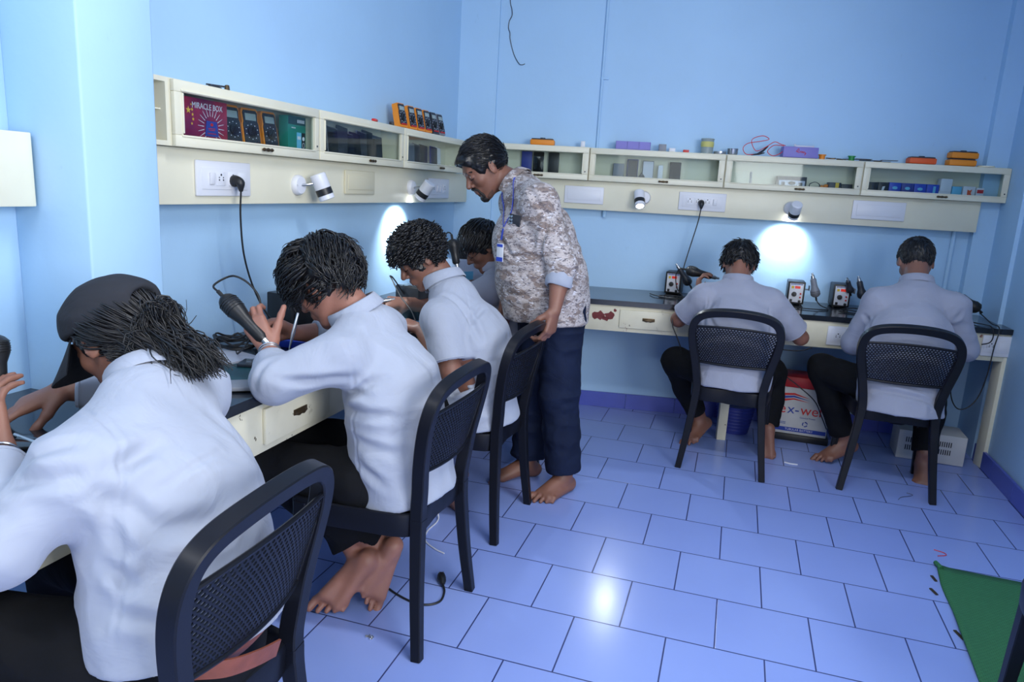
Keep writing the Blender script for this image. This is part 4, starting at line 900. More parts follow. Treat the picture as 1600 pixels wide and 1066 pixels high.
# ---------------------------------------------------------------- curly haired student
c3 = dict(pel=(.82, -1.715, .50), chest=(.80, -1.72, .76), neck=(.665, -1.735, .99), head=(.555, -1.755, 1.105), shL=(.71, -1.895, .885), shR=(.66, -1.565, .90),
          elL=(.785, -1.95, .69), wrL=(.60, -1.84, .825), elR=(.52, -1.46, .84), wrR=(.44, -1.62, .885),
          hipL=(.75, -1.80, .49), hipR=(.75, -1.62, .49), knL=(.42, -1.84, .51), knR=(.40, -1.62, .52), anL=(.71, -1.69, .12), anR=(.60, -1.58, .10))
r, org, hc, HR, hs = person('student with curly black hair in profile, half sleeve shirt, third from the camera', c3, res=.006, bres=.0042, seed=12, look=(-.62, -.50, -.60), headup=(-.1, 0, 1), hs=1.0, sleeve='half', half=.80,
    handL=((-.75, .2, .1), (0, .2, -1), -1, dict(curl=(.4, .5, .5, .6))), handR=((-.75, -.45, .0), (-.1, .5, -.7), 1, dict(curl=(.8, .9, 1.0, 1.0), thumb=(.35, .8), tcurl=.3)),
    footL=((.55, .2, -.6), (-.3, 0, 1), 1, 1.0), footR=((-.3, .1, -.9), (-.5, 0, .2), -1, .95), hemt=.84, fold=.006, fsc=(8, 8, 11), sg=.016, flare=1.06, hem_at=(.85, -1.71, .44), hem_dir=(-.2, 0, 1),
    creases=[((.711, -1.867, .978), (.828, -1.867, .884), .014, .010), ((.839, -1.756, .93), (.828, -1.85, .884), .012, .008), ((.802, -1.858, .915), (.876, -1.888, .814), .014, .010), ((.80, -1.86, .70), (.90, -1.84, .60), .016, .008), ((.78, -1.86, .62), (.88, -1.86, .54), .016, .008), ((.78, -1.80, .97), (.83, -1.89, .82), .0055, .003)])
brows(r, org, hc, HR, hs)
hair_cap('hair_base', hc, HR, hs, r, org, (.112, .094, .100), cut=[((.12, 0, -.045), (.085, .12, .085), (0, 0, 0)), ((-.01, 0, -.125), (.15, .14, .080), (0, 0, 0)), ((.015, .1, -.025), (.03, .04, .045), (0, 0, 0)), ((.015, -.1, -.025), (.03, .04, .045), (0, 0, 0))], bump=.008, bsc=70, extra=[((.06, 0, .085), (.05, .07, .035), (0, .3, 0))])
rg = lambda p: (p[2] > -.02 or p[0] < -.03) and not (p[0] > .055 and p[2] < .02) and p[2] > -.07
mb = locks(hp(hc, HR, -.008, 0, .036, hs), HR, np.array((.110, .092, .100))*hs, 1500, .034, .0030, 13, rg, lambda p: np.array((.3, .2*np.sign(p[1]), -.3)), lift=.016, gravity=.1, curl=.0085, segs=9, curlf=260, r1=.6)
part(mb, 'hair', 'hair', r, org, angle=80)
# ---------------------------------------------------------------- hidden student in the corner
c4 = dict(pel=(.74, -.86, .50), chest=(.70, -.87, .76), neck=(.60, -.90, .98), head=(.535, -.955, 1.10), shL=(.63, -1.05, .90), shR=(.60, -.73, .90),
          elL=(.50, -1.10, .84), wrL=(.34, -.98, .85), elR=(.45, -.68, .84), wrR=(.33, -.85, .86),
          hipL=(.66, -.95, .49), hipR=(.66, -.77, .49), knL=(.40, -.95, .50), knR=(.40, -.76, .50), anL=(.42, -.93, .10), anR=(.42, -.76, .10))
r, org, hc, HR, hs = person('student mostly hidden behind the standing man, only dark hair and face showing', c4, res=.009, bres=.006, seed=14, look=(-.62, -.45, -.62), hs=1.0, sleeve='half', smat='shirt_dim',
    handL=((-.6, .5, 0), (0, .2, -1), -1), handR=((-.6, -.4, 0), (0, .3, -1), 1), footL=((-1, 0, 0), (0, 0, 1), 1), footR=((-1, 0, 0), (0, 0, 1), -1), hem_at=(.76, -.86, .44))
brows(r, org, hc, HR, hs)
hair_cap('hair_base', hc, HR, hs, r, org, (.110, .090, .100), bump=.007, bsc=60)
mb = locks(hp(hc, HR, -.008, 0, .034, hs), HR, np.array((.110, .090, .100))*hs, 500, .05, .0034, 15, rg, lambda p: np.array((.7, .2*np.sign(p[1]), -.3)), lift=.010, gravity=.2, curl=.004, segs=6)
part(mb, 'hair', 'hair', r, org, angle=80)
# ---------------------------------------------------------------- standing man
c5 = dict(pel=(.965, -1.26, .90), chest=(.895, -1.26, 1.16), neck=(.80, -1.205, 1.405), head=(.625, -1.22, 1.485), shL=(.94, -1.395, 1.345), shR=(.74, -1.06, 1.33), belly=(.90, -1.30, 1.0),
          elL=(1.075, -1.455, 1.085), wrL=(1.075, -1.535, .905), elR=(.74, -1.03, 1.06), wrR=(.72, -1.10, .86),
          hipL=(1.05, -1.30, .86), hipR=(.93, -1.20, .86), knL=(1.075, -1.33, .48), knR=(.925, -1.22, .48), anL=(1.12, -1.31, .085), anR=(.91, -1.20, .085))
r, org, hc, HR, hs = person('standing man in a grey and brown printed shirt leaning over the students', c5, res=.006, bres=.0042, seed=21, look=(-.63, -.50, -.60), headup=(-.1, 0, 1), hs=1.08, smat='print', tmat='denim', build=1.08, dk=1.30,
    handL=((-.12, -.25, -1), (-.75, .25, -.1), -1, dict(curl=(.75, .8, .8, .75), thumb=(.4, .8), tcurl=.25, s=1.02)), handR=((0, -.1, -1), (-.5, .5, 0), 1),
    footL=((-.42, -.88, 0), (0, 0, 1), 1, 1.08), footR=((-.76, -.62, 0), (0, 0, 1), -1, 1.08), hem=.078, hemt=.93, tg=.024, thigh=.088, tfold=.011, fold=.006, fsc=(8, 8, 12), sg=.018, flare=1.09, hem_at=(.985, -1.25, .815), hem_dir=(0, 0, 1), cuff=.40,
    creases=[((.908, -1.428, 1.402), (.994, -1.445, 1.283), .012, .010), ((.994, -1.445, 1.283), (1.03, -1.43, 1.10), .012, .009), ((.76, -1.42, 1.201), (.843, -1.459, 1.106), .013, .009), ((.843, -1.459, 1.106), (.998, -1.471, 1.125), .013, .008), ((.80, -1.45, 1.02), (.97, -1.46, 1.06), .014, .007), ((.82, -1.44, .93), (.98, -1.46, .96), .014, .007), ((.85, -1.42, 1.18), (.96, -1.46, 1.22), .012, .006)])
brows(r, org, hc, HR, hs)
hair_cap('hair_base', hc, HR, hs, r, org, (.106, .086, .096), cut=[((.128, 0, -.018), (.085, .12, .098), (0, 0, 0)), ((-.01, 0, -.125), (.15, .14, .080), (0, 0, 0)), ((.02, .1, -.03), (.034, .04, .05), (0, 0, 0)), ((.02, -.1, -.03), (.034, .04, .05), (0, 0, 0))], bump=.003, bsc=80, extra=[((.065, 0, .075), (.042, .060, .030), (0, .3, 0))])
mb = locks(hp(hc, HR, -.010, 0, .034, hs), HR, np.array((.104, .085, .096))*hs, 1500, .035, .0021, 23, lambda p: rg(p) and not (p[0] > .03 and p[2] < .052), lambda p: np.array((.5, .2*np.sign(p[1])+.2, .25)), lift=.010, gravity=.0, curl=.002, segs=5)
part(mb, 'hair', 'hair', r, org, angle=80)
def beard(hc, HR, hs, full=True):
    v = Vol()
    v.cone(hp(hc, HR, .0935, -.022, -.049, hs), hp(hc, HR, .0985, 0, -.044, hs), .0055*hs, .0065*hs, k=.004); v.cone(hp(hc, HR, .0935, .022, -.049, hs), hp(hc, HR, .0985, 0, -.044, hs), .0055*hs, .0065*hs, k=.004)
    if full:
        v.ell(hp(hc, HR, .070, 0, -.103, hs), np.array((.0235, .027, .021))*hs, HR, k=.006)
        for y in (-1, 1): v.cone(hp(hc, HR, .090, .025*y, -.052, hs), hp(hc, HR, .078, .023*y, -.090, hs), .0048*hs, .007*hs, k=.005)
    V, Q = Vol.mesh(v, .003, 1); N = vnormals(V, Q); return V+N*(.0015*vnoise(V*160, 3))[:, None], Q
v = Vol()
for y in (-1, 1): v.cone(hp(hc, HR, .020, .044*y, -.062, hs), hp(hc, HR, .056, .0235*y, -.1015, hs), .0168*hs, .0160*hs, k=.01)
V, Q = Vol.mesh(v, .0035, 1); link_mesh('jaw_stubble', V, Q, 'stubble', r, org)
V, Q = beard(hc, HR, hs); link_mesh('beard', V, Q, 'beard', r, org)
E_ = np.array(c5['elL']); W_ = np.array(c5['wrL']); d = unit(W_-E_); q0 = E_+(W_-E_)*.40; Rq = np.array(Vector(d).to_track_quat('Z', 'Y').to_matrix())
V_ = []; F_ = []
for (rr, z) in ((.046, -.040), (.0565, -.042), (.0585, -.012), (.0565, .012), (.050, .016), (.047, .0)):
    for k in range(28): a_ = 2*PI*k/28; r2 = rr+.0022*math.sin(3*a_+z*60)+.0012*math.sin(7*a_); V_.append(q0+Rq@np.array((r2*math.cos(a_), r2*math.sin(a_), z+.004*math.sin(2*a_))))
for i in range(6):
    for k in range(28): F_.append([i*28+k, i*28+(k+1) % 28, ((i+1) % 6)*28+(k+1) % 28, ((i+1) % 6)*28+k])
tag(MB().add(V_, F_).build('rolled_cuff', 'shirt', r, org, angle=60), 'pale turned up sleeve cuff')
P5 = (r, org, hc, HR, hs); O5 = OUT['V'], OUT['N']
# ---------------------------------------------------------------- far left seated student (seen from behind)
c6 = dict(pel=(1.835, -.565, .50), chest=(1.825, -.53, .74), neck=(1.805, -.395, .945), head=(1.80, -.29, 1.055), shL=(1.645, -.45, .875), shR=(1.985, -.43, .875),
          elL=(1.515, -.40, .735), wrL=(1.60, -.20, .86), elR=(2.165, -.31, .69), wrR=(1.99, -.13, .83),
          hipL=(1.75, -.55, .49), hipR=(1.92, -.55, .49), knL=(1.52, -.36, .49), knR=(2.05, -.22, .46), anL=(1.685, -.24, .13), anR=(2.065, -.29, .12))
r, org, hc, HR, hs = person('student seen from behind at the back worktop, half sleeves, hair sticking up', c6, res=.006, bres=.0055, seed=31, look=(-.05, .62, -.75), headup=(0, .3, 1), hs=1.0, sleeve='half', half=.82, smat='shirt_dim',
    handL=((-.1, .5, .8), (.8, .1, .1), 1, dict(curl=(.7, .8, .9, 1.0))), handR=((-.7, .5, 0), (0, .2, -1), -1), footL=((-.45, -.72, -.35), (-.3, .0, .9), 1, 1.0), footR=((.05, -.15, -1), (.0, 1, -.1), -1, .95), hemt=.88, hem=.055,
    fold=.005, fsc=(8, 8, 11), sg=.016, flare=1.0, hem_at=(1.835, -.62, .445), hem_dir=(0, .1, 1), back_low=(1.835, -.58, .44),
    creases=[((1.686, -.552, .861), (1.70, -.58, .74), .014, .009), ((1.70, -.56, .80), (1.78, -.60, .70), .012, .005), ((1.985, -.54, .86), (1.96, -.58, .74), .014, .009), ((1.66, -.53, .90), (1.68, -.55, .78), .0055, .003), ((1.985, -.53, .90), (1.965, -.55, .78), .0055, .003), ((1.72, -.66, .50), (1.95, -.68, .49), .012, .006)])
hair_cap('hair_base', hc, HR, hs, r, org, (.108, .089, .098), cut=[((.12, 0, -.05), (.085, .12, .090), (0, 0, 0)), ((-.02, 0, -.130), (.15, .14, .075), (0, 0, 0)), ((.02, .1, -.03), (.036, .04, .06), (0, 0, 0)), ((.02, -.1, -.03), (.036, .04, .06), (0, 0, 0))], bump=.005, bsc=60)
rgb_ = lambda p: (p[2] > -.02 or p[0] < -.03) and p[2] > -.078
mb = locks(hp(hc, HR, -.010, 0, .034, hs), HR, np.array((.106, .088, .096))*hs, 1100, .042, .0025, 33, rgb_, lambda p: np.array((.5 if p[2] > .03 else -.1, .25*np.sign(p[1]), -.35 if p[2] < .05 else .15)), lift=.016, gravity=.0, curl=.004, segs=6)
part(mb, 'hair', 'hair', r, org, angle=80)
# ---------------------------------------------------------------- far right seated student
c7 = dict(pel=(2.645, -.505, .50), chest=(2.655, -.465, .76), neck=(2.685, -.30, 1.01), head=(2.685, -.185, 1.135), shL=(2.515, -.36, .925), shR=(2.855, -.34, .93),
          elL=(2.43, -.33, .70), wrL=(2.54, -.12, .83), elR=(2.955, -.30, .72), wrR=(2.93, -.09, .83),
          hipL=(2.57, -.49, .49), hipR=(2.74, -.49, .49), knL=(2.30, -.28, .53), knR=(2.88, -.15, .50), anL=(2.475, -.235, .125), anR=(2.86, -.31, .10))
r, org, hc, HR, hs = person('student with short cropped hair seen from behind, near the right wall', c7, res=.006, bres=.0055, seed=41, look=(-.02, .80, -.58), headup=(0, .3, 1), hs=1.02, smat='shirt_dim', build=1.02,
    handL=((.2, .8, -.1), (0, .1, -1), 1), handR=((-.3, .8, .2), (-.8, .1, -.3), -1), footL=((-.88, -.45, -.30), (-.1, 0, 1), 1, 1.0), footR=((-.05, -.75, -.35), (0, .1, 1), -1, .98), hemt=.90, hem=.062,
    fold=.006, fsc=(8, 8, 11), sg=.018, flare=1.05, hem_at=(2.65, -.58, .415), hem_dir=(0, .1, 1), back_low=(2.645, -.525, .42),
    creases=[((2.446, -.413, .855), (2.52, -.46, .80), .013, .011), ((2.50, -.46, .84), (2.50, -.52, .72), .013, .008), ((2.876, -.423, .931), (2.84, -.50, .76), .012, .008), ((2.48, -.62, .52), (2.78, -.66, .49), .013, .008), ((2.50, -.60, .57), (2.76, -.66, .55), .012, .007), ((2.52, -.62, .47), (2.74, -.66, .46), .012, .007), ((2.80, -.45, .95), (2.83, -.50, .80), .0055, .003)])
hair_cap('hair_base', hc, HR, hs, r, org, (.103, .083, .095), cut=[((.12, 0, -.05), (.085, .12, .090), (0, 0, 0)), ((-.02, 0, -.135), (.15, .14, .075), (0, 0, 0)), ((.02, .1, -.03), (.036, .04, .06), (0, 0, 0)), ((.02, -.1, -.03), (.036, .04, .06), (0, 0, 0))], bump=.002, bsc=90)
mb = locks(hp(hc, HR, -.012, 0, .032, hs), HR, np.array((.101, .082, .094))*hs, 1100, .018, .0022, 43, rgb_, lambda p: np.array((.3, 0, -.5)), lift=.006, gravity=.0, curl=.001, segs=3)
part(mb, 'hair', 'hair', r, org, angle=80)
# ================================================================== things in and on the cabinets
ZS = 1.4845                                            # shelf surface inside the cabinets
ZT = 1.6665                                            # cabinet top
class Loc:                                              # local frame helper: builds are made with x right, y into the wall, z up
    def __init__(s, org, rz): s.o = np.array(org, float); s.R = rmat(0, 0, rz)
def place(o, p, rz): o.location = tuple(float(q) for q in p); o.rotation_euler.z = rz; return o
def LW(y, off, z): return (off, y, z)
def multimeter(label, case='orange', tilt=0.0, group=None, h=.15, w_=.075):
    """stands upright facing -Y, leaning back by tilt"""
    r = empty('multimeter', (0, 0, 0)); tag(r, label, 'multimeter', group); R = rmat(-tilt, 0, 0)
    pol = [(-.5, .03), (-.44, 0), (.44, 0), (.5, .03), (.5, .60), (.44, .68), (.47, .93), (.40, 1), (-.40, 1), (-.47, .93), (-.44, .68), (-.5, .60)]
    pol = [(x*w_, z*h) for x, z in pol]; Rf = R@rmat(PI/2, 0, 0)
    MB().prism(pol, -.016, .016, R=Rf, t=(0, 0, 0)).build('holster', case, r, angle=30)
    inn = [(x*.86, .012+z*.86) for x, z in pol]
    f = MB().prism(inn, .010, .0195, R=Rf).build('face_panel', 'dark', r, angle=30)
    MB().box(R@np.array((0, -.0200, h*.78)), (w_*.60, .003, h*.17), R=R, bev=.001).build('display', 'lcd', f)
    mb = MB(); mb.lathe([(.019, 0), (.018, .005), (0, .006)], 20, Rf@rmat(0, 0, 0), R@np.array((0, -.0195, h*.42))); mb.box(R@np.array((0, -.026, h*.42)), (.006, .005, .032), R=R@rmat(0, .6, 0), bev=.001); mb.build('dial', 'black', f)
    mb = MB()
    for dx in (-.02, -.007, .007, .02): mb.cyl(R@np.array((dx, -.019, h*.12)), R@np.array((dx, -.022, h*.12)), .0042, n=10)
    mb.build('input_jacks', 'red', f); mb = MB()
    for k in range(10):
        a = 2*PI*k/10; mb.box(R@np.array((.026*math.sin(a), -.0198, h*.42+.026*math.cos(a))), (.003, .001, .003), R=R)
    mb.build('dial_marks', 'white', f)
    return r
MM = multimeter('orange multimeter on the left cabinet top, leftmost of the standing row', tilt=.22, group='multimeters standing on the left cabinet', h=.118, w_=.07)
names = ['second orange multimeter from the left of the standing row', 'third orange multimeter from the left of the standing row', 'fourth orange multimeter in the standing row, next to the grey ones']
place(MM, LW(-1.02, .095, ZT), PI/2-.12)
for k, y in enumerate((-.885, -.785, -.69)):
    o = copy_tree(MM); tag(o, names[k]); place(o, LW(y-.02, .095, ZT), PI/2-.12)
for k, (y, lb, cs) in enumerate(((-.59, 'dark multimeter behind the orange row on the left cabinet', 'dark'), (-.50, 'grey multimeter at the right end of the standing row', 'grey'))):
    o = multimeter(lb, cs, .25, 'multimeters standing on the left cabinet', .118, .068); place(o, LW(y-.02, .095, ZT), PI/2-.12)
for k, (y, rz, lb) in enumerate(((-2.285, .45, 'orange multimeter inside the left cabinet, next to the red box'), (-2.185, .75, 'orange multimeter inside the left cabinet, middle of three'), (-2.075, .4, 'orange multimeter inside the left cabinet, rightmost of three'))):
    o = multimeter(lb, 'orange', .16, 'multimeters inside the left cabinet', .142, .078); place(o, LW(y, .07, ZS), PI/2-rz*.3)
def lying_meter(label, case, p, rz, top=False):
    r = empty('multimeter', tuple(p), rz); tag(r, label, 'multimeter')
    MB().box((0, 0, .018), (.15, .07, .034), bev=.008).build('holster', case, r); f = MB().box((0, .0, .037), (.135, .055, .008), bev=.003).build('face_panel', 'dark', r)
    MB().cyl((.0, 0, .04), (.0, 0, .046), .016).build('dial', 'black', f); MB().box((.045, 0, .0415), (.03, .04, .003)).build('display', 'lcd', f); return r
lying_meter('yellow orange multimeter lying on the back cabinet above the standing man shoulder', 'orange', bw(.55, .08, ZT), SL)
lying_meter('long red orange multimeter lying flat near the right end of the back cabinets', 'orange2', bw(2.775, .075, ZT), SL)
lying_meter('brown orange multimeter on the back cabinet, lower of the stacked two', 'orange', bw(2.99, .08, ZT), SL)
lying_meter('brown orange multimeter on the back cabinet, upper of the stacked two', 'orange', bw(2.995, .08, ZT+.0415), SL+.04)
def cardbox(name, label, cat, loc, rz, d, m, group=None, bev=.001, extra=None):
    r = empty(name, tuple(loc), rz) if extra else None
    mb = MB().box((0, 0, d[2]/2), d, bev=bev)
    if extra: mb.build('carton', m, r); extra(r); tag(r, label, cat, group); return r
    o = mb.build(name, m); place(o, loc, rz); return tag(o, label, cat, group)
# red box with rays, stars and a device picture
def redart(r):
    y = -.0262
    text('lettering', 'MIRACLE BOX', .026, 'white', r, (.005, y, .117), rmat(PI/2, 0, 0), sx=.86)
    mb = MB()
    for k in range(22):
        a = 2*PI*k/22+.1; R_ = rmat(0, -a, 0); mb.prism([(-.0012, .035), (.0012, .035), (.0005, .062), (-.0005, .062)], 0, .0004, R=rmat(PI/2, 0, 0)@rmat(0, 0, a), t=(.02, y, .055))
    mb.build('printed_rays', 'white', r, smooth=False)
    mb = MB().prism([(-.030, -.028), (.034, -.028), (.026, .020), (-.022, .020)], 0, .001, R=rmat(PI/2, 0, 0), t=(.02, y, .055)); p = mb.build('device_picture', 'navy', r, smooth=False)
    mb = MB(); mb.sphere((.022, y-.0012, .064), (.007, .0006, .005)); 
    for z, w_ in ((.052, .034), (.047, .028), (.036, .040)): mb.box((.021, y-.0012, z), (w_, .0006, .0022))
    mb.build('device_marks', 'red', p, smooth=False)
    mb = MB()
    for x, z, s_ in ((-.082, .10, .012), (-.066, .103, .006), (-.064, .088, .006), (-.062, .074, .006), (-.07, .118, .004), (-.068, .060, .005)):
        mb.prism([((s_ if k % 2 == 0 else s_*.4)*math.sin(PI*k/5), (s_ if k % 2 == 0 else s_*.4)*math.cos(PI*k/5)) for k in range(10)], 0, .0006, R=rmat(PI/2, 0, 0), t=(x, y, z))
    mb.build('printed_stars', 'star', r, smooth=False)
cardbox('product_box', 'red and purple box with white lettering and gold stars in the first left cabinet', 'box', LW(-2.445, .075, ZS), PI/2, (.20, .05, .140), 'redgrad', extra=redart)
def tealart(r):
    y = -.0203
    MB().box((0, y, .125), (.115, .001, .030)).build('dark_header', 'tealdark', r); MB().box((.012, y-.0005, .045), (.030, .001, .075)).build('printed_panel', 'cyan', r); MB().box((.042, y-.0005, .045), (.022, .001, .075)).build('black_panel', 'dark', r)
    mb = MB()
    for k in range(5): mb.box((.004+k*.010, y-.001, .124), (.006, .0006, .012))
    for k in range(4): mb.box((-.035+k*.007, y-.001, .098), (.005, .0006, .004))
    mb.box((.012, y-.0012, .062), (.022, .0006, .012)); mb.sphere((.042, y-.001, .060), (.008, .0008, .008)); mb.build('printed_marks', 'white', r, smooth=False)
    mb = MB(); mb.sweep(np.array([(.042+.007*math.cos(a), y-.0012, .035+.010*math.sin(a)) for a in np.linspace(0, 2*PI, 17)[:-1]]), .0008, 5, closed=True); mb.build('printed_ring', 'white', r)
cardbox('product_box', 'dark green and teal boxed kit at the right end of the first left cabinet', 'box', LW(-1.925, .070, ZS), PI/2, (.12, .04, .142), 'teal', extra=tealart)
def phone(label, loc, rz, tilt, m='blackgloss', m2='dark', w_=.07, h=.14, group=None, roll=0):
    r = empty('phone', tuple(loc), rz); tag(r, label, 'phone', group); R = rmat(-tilt, 0, 0)@rmat(0, roll, 0); c = R@np.array((0, 0, h/2)); lift = w_/2*abs(math.sin(roll))
    c = c+np.array((0, 0, lift)); MB().box(c, (w_, .008, h), R=R, bev=.0038, seg=3).build('phone_body', m2, r)
    MB().box(c+R@np.array((0, -.0042, 0)), (w_*.90, .001, h*.92), R=R).build('screen', m, r); return r
g2 = 'dark phone panels in the middle left cabinet'
for k, (y, rz) in enumerate(((-1.755, .2), (-1.69, .25), (-1.60, .25), (-1.53, .3), (-1.46, .25), (-1.40, .3), (-1.35, .3), (-1.30, .35), (-1.245, .35), (-1.19, .3))):
    phone('dark phone panel in the middle left cabinet, '+['leftmost', 'second from the left', 'third from the left', 'fourth from the left', 'fifth from the left', 'sixth from the left', 'fourth from the right', 'third from the right', 'second from the right', 'rightmost'][k]+' of the leaning row', LW(y, .055, ZS), PI/2-rz, .22+.02*(k % 3), 'blackgloss' if k % 3 else 'dark', 'dark' if k % 2 else 'grey', .066, .118+.008*(k % 4), g2, roll=.10+.03*(k % 4))
for k, (y, m_, m2, rz, lb) in enumerate(((-.83, 'grey', 'grey', .3, 'pale grey phone leaning at the left end of the third left cabinet'), (-.76, 'dark', 'grey', .3, 'dull grey phone in the third left cabinet, second from its left end'), (-.67, 'blackgloss', 'dark', .4, 'black phone leaning strongly in the middle of the third left cabinet'), (-.52, 'blackgloss', 'navy', .3, 'black phone behind the white one in the third left cabinet'), (-.47, 'white', 'white', .3, 'white phone leaning in the third left cabinet near the standing man'))):
    phone(lb, LW(y, .06, ZS), PI/2-rz, .2, m_, m2, .062, .12, roll=.16)
for s_, m_, lb in ((.455, 'navy', 'blue black panel in the back cabinet behind the standing man, leftmost'), (.53, 'blackgloss', 'dark glossy panel in the back cabinet behind the standing man, middle'), (.625, 'black', 'black panel in the back cabinet behind the standing man, rightmost')):
    o = MB().box((0, 0, .072), (.066, .012, .145), bev=.003).build('tablet', m_); place(o, bw(s_, .06, ZS), SL); tag(o, lb, 'panel')
for s_, m_, m2, h, lb in ((1.03, 'grey', 'grey', .10, 'worn grey phone back, leftmost in the second back cabinet'), (1.115, 'dark', 'navy', .13, 'dark phone frame with a pale cutout in the second back cabinet'), (1.21, 'lens_off', 'grey', .125, 'silver grey phone standing in the middle of the second back cabinet'), (1.375, 'blackgloss', 'dark', .125, 'black phone standing alone at the right in the second back cabinet')):
    phone(lb, bw(s_, .055, ZS), SL, .12, m_, m2, .068, h)
o = MB().box((0, 0, .05), (.03, .02, .10), bev=.002).build('box', 'white'); place(o, bw(1.285, .06, ZS), SL); tag(o, 'narrow white box standing between two phones in the second back cabinet', 'box')
o = MB().prism([(-.025, 0), (.025, 0), (.02, .03), (.0, .05), (-.02, .02)], 0, .02, R=rmat(PI/2, 0, 0)).build('phone_stand', 'dark'); place(o, bw(1.17, .09, ZS), SL); tag(o, 'small dark folding stand in front of the phones in the second back cabinet', 'stand')
# third back cabinet
r = empty('tablet_shell', tuple(bw(1.745, .055, ZS)), SL); tag(r, 'pale empty screen frame leaning at the left of the third back cabinet', 'frame'); R_ = rmat(-.1, 0, 0)
MB().box(R_@np.array((0, 0, .045)), (.165, .006, .088), R=R_, bev=.002).build('backing', 'cream', r); MB().box(R_@np.array((.083, -.004, .045)), (.012, .008, .09), R=R_, bev=.002).build('edge_strip', 'grey', r)
r = empty('car_radio', tuple(bw(2.06, .07, ZS)), SL); tag(r, 'dark boxed device with silver front in the third back cabinet', 'device')
MB().box((0, 0, .037), (.17, .06, .074), bev=.002).build('body', 'dark', r); MB().box((0, -.032, .034), (.15, .004, .034), bev=.002).build('front', 'lens_off', r); mb = MB(); mb.sphere((0, -.035, .036), (.022, .003, .010)); mb.box((.05, -.035, .03), (.02, .003, .02)); mb.box((-.05, -.035, .03), (.02, .003, .02)); mb.build('control', 'black', r)
rg_ = random.Random(4)
mb = MB(); mb.sweep(spline([(.03*math.cos(a)*(1+.2*math.sin(3*a)), .012*math.sin(2*a), .025+.022*math.sin(a)+.006*rg_.random()) for a in np.linspace(0, 4*PI, 18)], 4), .0018, 6); o = mb.build('coiled_cable', 'rubber'); place(o, bw(2.20, .07, ZS), SL); tag(o, 'small tangled black cable in the third back cabinet beside the dark device', 'cable')
mb = MB(); mb.sphere((0, 0, .014), (.028, .018, .014)); mb.sphere((.012, 0, .03), (.016, .014, .010)); mb.box((-.018, 0, .02), (.012, .02, .03), R=rmat(0, .5, 0), bev=.003); o = mb.build('plug_bundle', 'orange'); place(o, bw(2.255, .07, ZS), SL); tag(o, 'crumpled orange yellow plug bundle in the third back cabinet', 'plug')
r = cardbox('small_box', 'black box with a yellow stripe in the third back cabinet', 'box', bw(2.31, .07, ZS), SL, (.07, .05, .052), 'dark', extra=lambda r: MB().box((.012, -.0256, .026), (.02, .001, .05)).build('stripe', 'yellow', r))
cardbox('small_box', 'plain black box at the right end of the third back cabinet', 'box', bw(2.378, .07, ZS), SL, (.062, .05, .046), 'black')
# fourth back cabinet
cardbox('small_box', 'dark box at the far left of the rightmost cabinet', 'box', bw(2.523, .07, ZS), SL, (.05, .05, .066), 'black')
cardbox('small_box', 'black box with white mark beside the blue boxes', 'box', bw(2.582, .07, ZS), SL, (.058, .05, .068), 'black', extra=lambda r: MB().prism([(-.008, -.012), (.004, -.012), (.010, .012), (-.004, .010)], 0, .001, R=rmat(PI/2, 0, 0), t=(0, -.0253, .034)).build('printed_mark', 'white', r))
for k in range(4):
    cardbox('small_box', ['blue box with oval emblem, leftmost of the four blue boxes', 'blue box with oval emblem, second of the four blue boxes', 'blue box with oval emblem, third of the four blue boxes', 'blue box with pale stripe, rightmost of the four blue boxes'][k], 'box', bw(2.648+k*.070, .07, ZS), SL, (.066, .05, .070), 'blue' if k != 1 else 'navy', group='blue boxes in the rightmost cabinet',
            extra=(lambda r: MB().sphere((0, -.0255, .040), (.015, .001, .009)).build('emblem', 'cyan', r)) if k < 3 else (lambda r: MB().box((.008, -.0257, .035), (.014, .001, .05)).build('stripe', 'cyan', r)))
cardbox('small_box', 'flat white box under the tall white box in the rightmost cabinet', 'box', bw(2.925, .07, ZS), SL, (.066, .055, .034), 'white')
cardbox('small_box', 'tall white box stacked on a flat one in the rightmost cabinet', 'box', bw(2.928, .07, ZS+.0345), SL, (.062, .05, .072), 'white')
cardbox('small_box', 'pale cyan box right of the white stack in the rightmost cabinet', 'box', bw(2.99, .07, ZS), SL, (.052, .05, .066), 'cyan')
cardbox('small_box', 'white box with a red figure print in the rightmost cabinet', 'box', bw(3.057, .07, ZS), SL, (.066, .05, .070), 'white', extra=lambda r: MB().prism([(-.012, -.02), (.014, -.02), (.006, .0), (.012, .02), (-.002, .012), (-.014, .018)], 0, .001, R=rmat(PI/2, 0, 0), t=(.004, -.0254, .034)).build('printed_figure', 'orange2', r))
cardbox('small_box', 'small box with red band at the right end of the box row', 'box', bw(3.118, .07, ZS), SL, (.040, .05, .064), 'white', extra=lambda r: MB().box((0, -.0256, .044), (.034, .001, .02)).build('band', 'red', r))
